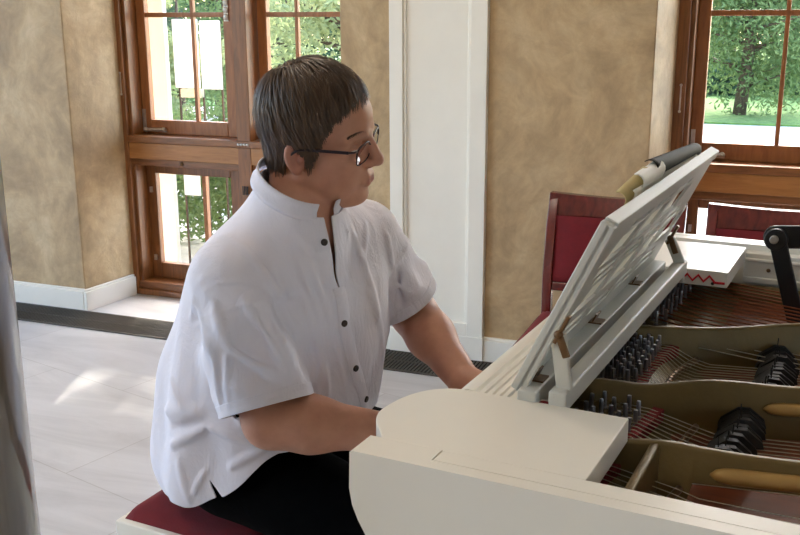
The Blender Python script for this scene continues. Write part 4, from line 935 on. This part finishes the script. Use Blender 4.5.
# sleeve twists
for S_,E1,D_ in ((SR,ER,DR),(SL_,EL,DL)):
    px,py,pz=X-S_[0],Y-S_[1],Z-S_[2]; t=px*D_[0]+py*D_[1]+pz*D_[2]; rad=np.sqrt(np.maximum(px**2+py**2+pz**2-t**2,0)); on=np.exp(-((rad-.088)/.03)**2)*np.clip(t/.05,0,1)
    u1=np.cross(D_,(0,0,1.)); u1/=np.linalg.norm(u1); u2=np.cross(D_,u1); an=np.arctan2(px*u2[0]+py*u2[1]+pz*u2[2],px*u1[0]+py*u1[1]+pz*u1[2])
    disp+=on*(.008*np.sin(an*5+t*16+w1*2.5)*np.clip(t/.12,0,1)+.006*np.sin(an*2-t*48+w2*3)*np.exp(-((t-.11)/.07)**2))
    disp+=.0022*np.exp(-((t-.055)/.0045)**2)*np.exp(-((rad-.09)/.025)**2)                       # dropped shoulder seam
FOLDS=(((-0.977, 1.325, 1.125),(-0.934, 1.322, 1.092),0.008,0.009),((-0.934, 1.322, 1.092),(-0.907, 1.348, 1.024),0.008,0.009),((-0.952, 1.359, 1.133),(-0.901, 1.364, 1.03),0.006,0.009),((-0.908, 1.382, 1.145),(-0.872, 1.406, 1.094),0.006,0.009),((-0.982, 1.386, 1.179),(-0.976, 1.34, 1.129),0.0018,0.004),((-0.976, 1.34, 1.129),(-0.95, 1.288, 1.067),0.0018,0.004),((-1.014, 1.267, 1.046),(-0.983, 1.27, 1.064),0.003,0.004),((-0.983, 1.27, 1.064),(-0.952, 1.286, 1.067),0.003,0.004),((-0.952, 1.286, 1.067),(-0.92, 1.313, 1.046),0.003,0.004),((-0.92, 1.313, 1.046),(-0.912, 1.34, 1.011),0.003,0.004),((-1.027, 1.34, 1.129),(-0.974, 1.32, 1.122),0.005,0.007),((-1.033, 1.376, 1.141),(-0.981, 1.363, 1.145),0.004,0.006),((-1.013, 1.27, 1.071),(-1.09, 1.324, 0.975),0.005,0.008),((-1.037, 1.271, 1.03),(-1.059, 1.307, 0.981),0.005,0.007),((-0.867, 1.524, 1.117),(-0.824, 1.539, 0.949),0.008,0.009),((-0.862, 1.477, 1.159),(-0.84, 1.531, 1.045),0.007,0.008),((-0.873, 1.583, 1.12),(-0.842, 1.524, 1.056),0.006,0.007),((-0.86, 1.639, 1.091),(-0.848, 1.644, 1.024),0.006,0.008),((-0.848, 1.661, 1.012),(-0.846, 1.679, 0.929),-0.007,0.008),((-0.882, 1.392, 1.093),(-0.857, 1.415, 0.98),0.007,0.009),((-0.9, 1.381, 1.116),(-0.864, 1.395, 0.99),0.006,0.009),((-1.04, 1.272, 1.029),(-0.972, 1.231, 0.948),0.009,0.01),((-0.972, 1.231, 0.948),(-0.963, 1.236, 0.853),0.009,0.01),((-1.034, 1.268, 1.02),(-0.998, 1.24, 0.973),-0.008,0.01),((-0.985, 1.257, 1.029),(-0.944, 1.24, 0.968),0.01,0.01),((-0.944, 1.24, 0.968),(-0.897, 1.259, 0.937),0.01,0.01),((-0.897, 1.259, 0.937),(-0.845, 1.309, 0.89),0.01,0.01),((-0.949, 1.239, 0.955),(-0.94, 1.227, 0.873),0.007,0.007),((-0.938, 1.279, 1.04),(-0.855, 1.287, 0.918),0.007,0.009),((-0.916, 1.331, 1.033),(-0.886, 1.344, 0.958),-0.008,0.008),((-0.911, 1.315, 1.027),(-0.853, 1.293, 0.923),0.004,0.008),((-1.153, 1.335, 0.851),(-1.104, 1.309, 0.797),0.006,0.009),((-0.887, 1.383, 1.028),(-0.866, 1.393, 0.935),0.007,0.009),((-0.866, 1.393, 0.935),(-0.862, 1.415, 0.836),0.007,0.009),((-0.872, 1.392, 1.028),(-0.861, 1.409, 0.922),0.005,0.008),((-0.832, 1.52, 1.005),(-0.843, 1.594, 0.848),0.007,0.009),((-0.853, 1.429, 0.931),(-0.849, 1.462, 0.808),0.003,0.004),((-1.171, 1.332, 0.782),(-1.075, 1.313, 0.801),0.014,0.014),((-1.145, 1.321, 0.755),(-1.085, 1.317, 0.776),-0.006,0.01),((-1.148, 1.315, 0.72),(-1.064, 1.316, 0.773),0.01,0.009),((-1.051, 1.313, 0.772),(-1.062, 1.318, 0.693),0.004,0.007),((-1.057, 1.315, 0.776),(-0.964, 1.334, 0.748),0.009,0.008),((-1.021, 1.322, 0.7),(-0.948, 1.345, 0.749),0.007,0.008),((-1.126, 1.309, 0.703),(-1.105, 1.308, 0.617),0.006,0.009),((-1.096, 1.307, 0.636),(-1.071, 1.318, 0.685),0.007,0.006))
for (a,b,h,w) in FOLDS: fold(a,b,h*(1.9 if (a[2]+b[2])/2>.86 and abs(h)>.0035 else 1.25),w*.85)
ridge=lambda f,sd,zs: 1-2*np.abs(wob(X,Y,Z*zs,f,sd,4))
disp+=.0045*ridge(30,41,.5)*np.clip((wob(X,Y,Z,8,42)+.25),0,1)+.003*ridge(52,43,.6)*np.clip(wob(X,Y,Z,11,44),0,1)
disp*=np.clip((1.16-Z)/.08,.12,1)
for S_,D_,L_,r_ in ((SR,DR,CR,.083),(SL_,DL,CL_,.074)):        # the cuffs lie flatter than the rest
    px,py,pz=X-S_[0],Y-S_[1],Z-S_[2]; t=px*D_[0]+py*D_[1]+pz*D_[2]; rad=np.sqrt(np.maximum(px**2+py**2+pz**2-t**2,0))
    disp*=1-np.clip((t-(L_-.05))/.035,0,.9)*np.clip((L_+.02-t)/.01,0,1)*np.clip((r_+.02-rad)/.01,0,1)
SH.D-=np.where(near,disp,0).astype(np.float32)
sv,sf=SH.mesh(1)
x,y,z=sv.T
# openings: neck, cuffs, hem with side slits, open front at the throat
nrm=np.array((.42,-.12,.90)); nrm/=np.linalg.norm(nrm); NC=NECK+np.array((.004,-.004,.034))
g=-((sv-NC)@nrm)+np.where(z<1.0,9,0)
ti=np.clip(np.round((sv-SH.lo)/SH.h).astype(int),0,np.array(TORSO.shape)-1); dt_=TORSO[ti[:,0],ti[:,1],ti[:,2]]
for S_,D_,cut_,r_ in ((SR,DR,CR,.083),(SL_,DL,CL_,.074)):
    rel=sv-S_; t=rel@D_; rad=np.sqrt(np.maximum((rel**2).sum(1)-t*t,0))
    g=np.minimum(g,np.where((t>cut_-.02)&(t<cut_+.006)&(rad<r_+.009)&(dt_>.012),(cut_-.0065-t)*1.0,9))
zh=np.interp(x,[-1.4,-1.22,-1.12,-1.03,-.976,-.938,-.90,-.6],[.575,.582,.603,.640,.695,.728,.742,.80])+.004*np.sin(x*60+y*25)
g=np.minimum(g,z-zh)
slit=np.abs(x+1.066+(z-.672)*.76)-(.672-z)*.28; g=np.minimum(g,np.where((z<.672)&(np.abs(y-1.54)>.12),slit,9))
PF=np.array((-.861,1.437,1.128)); PD=np.array((-.853,1.449,1.02))      # throat opening, top and lower end
t_=np.clip(((sv-PF)@(PD-PF))/((PD-PF)@(PD-PF)),-.6,1); near_=sv-(PF+t_[:,None]*(PD-PF)); side_=near_@np.array((.30,.95,0)); g=np.minimum(g,np.where((np.linalg.norm(near_,axis=1)<.06)&(t_<.99)&(x>-.97),np.abs(side_)-.0060*(1-t_)-.0012,9))
sv,sf=clip(sv,sf,g)
def cloth(name,rgb,bs=900,strength=.36):
    m,nt,b=mat(name); n=tex(nt,5,4); c=lin(*rgb); r=ramp(nt,n.outputs['Fac'],[(.3,tuple(q*.96 for q in c[:3])+(1,)),(.7,c)]); nt.links.new(r.outputs['Color'],b.inputs['Base Color']); b.inputs['Roughness'].default_value=.85
    b.inputs['Specular IOR Level'].default_value=.2
    n2=tex(nt,bs,2); n3=tex(nt,17,7,.62,(1,1,.45),1.6); mx=nt.nodes.new('ShaderNodeMath'); mx.operation='MULTIPLY_ADD'; mx.inputs[1].default_value=.06; nt.links.new(n2.outputs['Fac'],mx.inputs[0]); nt.links.new(n3.outputs['Fac'],mx.inputs[2])
    bump(nt,b,mx.outputs[0],strength,.014); return m
M['shirt']=cloth('white_cotton',(227,224,234)); M['trouser']=cloth('black_cloth',(4,4,5),700,.2); M['trouser'].node_tree.nodes['Principled BSDF'].inputs['Specular IOR Level'].default_value=.04; M['button']=simple('dark_brown_button',(52,38,34),.35,0,.1,80); M['shoe']=simple('black_leather',(20,19,19),.35,0,.1,30)
shirt=pmesh('shirt',sv,sf,M['shirt']); so_=shirt.modifiers.new('cloth','SOLIDIFY'); so_.thickness=.0026; so_.offset=-1
from mathutils.bvhtree import BVHTree
bvh=BVHTree.FromPolygons([Vector(p) for p in sv],sf)
def onshirt(p):
    q,n,_,_=bvh.find_nearest(Vector(p)); return np.array(q),np.array(n)
# hem and cuff stitching: a narrow doubled edge along the cuffs
def cuff(S_,D_,cut_,name='cuff'):
    u1=np.cross(D_,(0,0,1.)); u1/=np.linalg.norm(u1); u2=np.cross(D_,u1); vs=[];fs=[];n=72;rows=[]
    for i in range(n):
        a=2*math.pi*i/n; row=[]
        for dt in (-.022,-.020,-.010,-.001,.0):
            c=S_+D_*(cut_-.003+dt); d=u1*math.cos(a)+u2*math.sin(a); hit=bvh.ray_cast(Vector(c),Vector(d),.14)
            row.append(np.array(hit[0])+d*(.0010 if dt not in (-.022,) else -.0005) if hit[0] is not None else None)
        rows.append(row)
    for i in range(n):
        A_,B_=rows[i],rows[(i+1)%n]
        for k in range(4):
            q=[A_[k],B_[k],B_[k+1],A_[k+1]]
            if any(w_ is None for w_ in q) or max(np.linalg.norm(q[0]-q[1]),np.linalg.norm(q[2]-q[3]))>.02: continue
            b0=len(vs); vs+=q; fs.append((b0,b0+1,b0+2,b0+3))
    return pmesh(name,vs,fs,M['shirt'],shirt)
cuff(SR,DR,CR-.004); cuff(SL_,DL,CL_-.004)
# stand-up band collar, open at the throat
def ring(a,hh):
    """a: 0 at the throat, going round the right side of the neck (towards the camera) to the back"""
    f=TY@np.array((math.cos(a),-math.sin(a),0)); r=.078 if hh<.5 else .0735; c=NC+np.array((-.006,.0,0))+nrm*(-.006+.032*hh)
    d=f-nrm*(f@nrm); d/=np.linalg.norm(d); return c+d*(r+.008*math.cos(a)**2)
cv=[];cf=[];n=60
for i in range(n+1):
    a=math.radians(10)+(2*math.pi-math.radians(26))*i/n
    for k in range(5): cv.append(ring(a,k/4))
for i in range(n):
    for k in range(4): q=i*5+k; cf.append((q,q+5,q+6,q+1))
col=pmesh('collar',cv,cf,M['shirt'],shirt); so_=col.modifiers.new('cloth','SOLIDIFY'); so_.thickness=.003; so_.offset=0
# button strip down the chest and its dark buttons
line=[PF+np.array((-.004,-.010,-.002)),(-.858,1.447,1.06),(-.852,1.449,1.0),(-.846,1.448,.955),(-.840,1.472,.875),(-.843,1.510,.80),(-.846,1.535,.75)]
pp=[onshirt(q) for q in [np.array(line[i])+(np.array(line[i+1])-np.array(line[i]))*k/6 for i in range(len(line)-1) for k in range(6)]]
pv2=[];pf2=[]
for i,(q,n_) in enumerate(pp):
    tg=pp[min(i+1,len(pp)-1)][0]-pp[max(i-1,0)][0]; sd=np.cross(n_,tg); sd/=np.linalg.norm(sd)
    for wd_,up in ((-.014,.0006),(-.013,.0016),(.0,.0022),(.013,.0016),(.014,.0006)):
        r_,m_=onshirt(q+sd*wd_); pv2.append(r_+m_*up)
for i in range(len(pp)-1):
    if i<9: continue
    for k in range(4): q=i*5+k; pf2.append((q,q+5,q+6,q+1))
pmesh('button_strip',pv2,pf2,M['shirt'],shirt)
for bt in ((-.868,1.421,1.116),(-.846,1.446,.965),(-.840,1.474,.872),(-.844,1.518,.795)):
    q,n_=onshirt(bt); s=MB(); t1=Vector(n_).orthogonal().normalized(); s.tube([q+n_*.001,q+n_*.0042,q+n_*.0052],[.0062,.0062,.0050],16); s.tube([q+n_*.0052,q+n_*.0056],.0018,8)
    build('button',s,M['button'],shirt,fix=False)
# ---------------------------------------------------------------- trousers and shoes
T=Field((-1.36,1.26,.06),(-.50,1.86,.80),.006)
T.ell((-1.115,1.54,.655),(.16,.185,.125),.05,HY)
for hy,kx,ky,ay in ((1.45,-.715,1.405,1.40),(1.63,-.70,1.70,1.70)):
    T.cap((-1.09,hy,.634),(kx,ky,.590),.104,.078,.05); T.cap((kx,ky,.585),(kx+.03,(ky+ay)/2,.34),.076,.066,.03); T.cap((kx+.03,(ky+ay)/2,.34),(kx+.075,ay,.105),.066,.056,.03)
sl,X,Y,Z=T.win(T.lo,T.lo+T.h*T.n); T.D-=np.where(np.abs(T.D)<.04,.003*wob(X,Y,Z,24,21)+.0035*np.sin(Z*60+Y*30+wob(X,Y,Z,10,3)*3)*np.exp(-((X+.74)/.06)**2),0).astype(np.float32)
np.maximum(T.D,(.5335-Z)*(X<-.985)+(X>=-.985)*-9.,out=T.D)      # the seat flattens on the cushion
np.maximum(T.D,(.085-Z)+0*X+0*Y,out=T.D)
tv,tf=T.mesh(2); pmesh('trousers',tv,tf,M['trouser'])
for ax_,ay in ((-.640,1.40),(-.625,1.70)):
    s=Field((ax_-.14,ay-.08,0),(ax_+.26,ay+.08,.16),.004); s.cap((ax_-.045,ay,.045),(ax_+.17,ay,.036),.042,.036,.03); s.cap((ax_-.02,ay,.08),(ax_+.04,ay,.075),.048,.04,.03)
    zz=s.ax[2][None,None,:]; np.maximum(s.D,.004-zz,out=s.D); np.maximum(s.D,zz-.122,out=s.D)
    v_,f_=s.mesh(2); pmesh('shoe',v_,f_,M['shoe'])
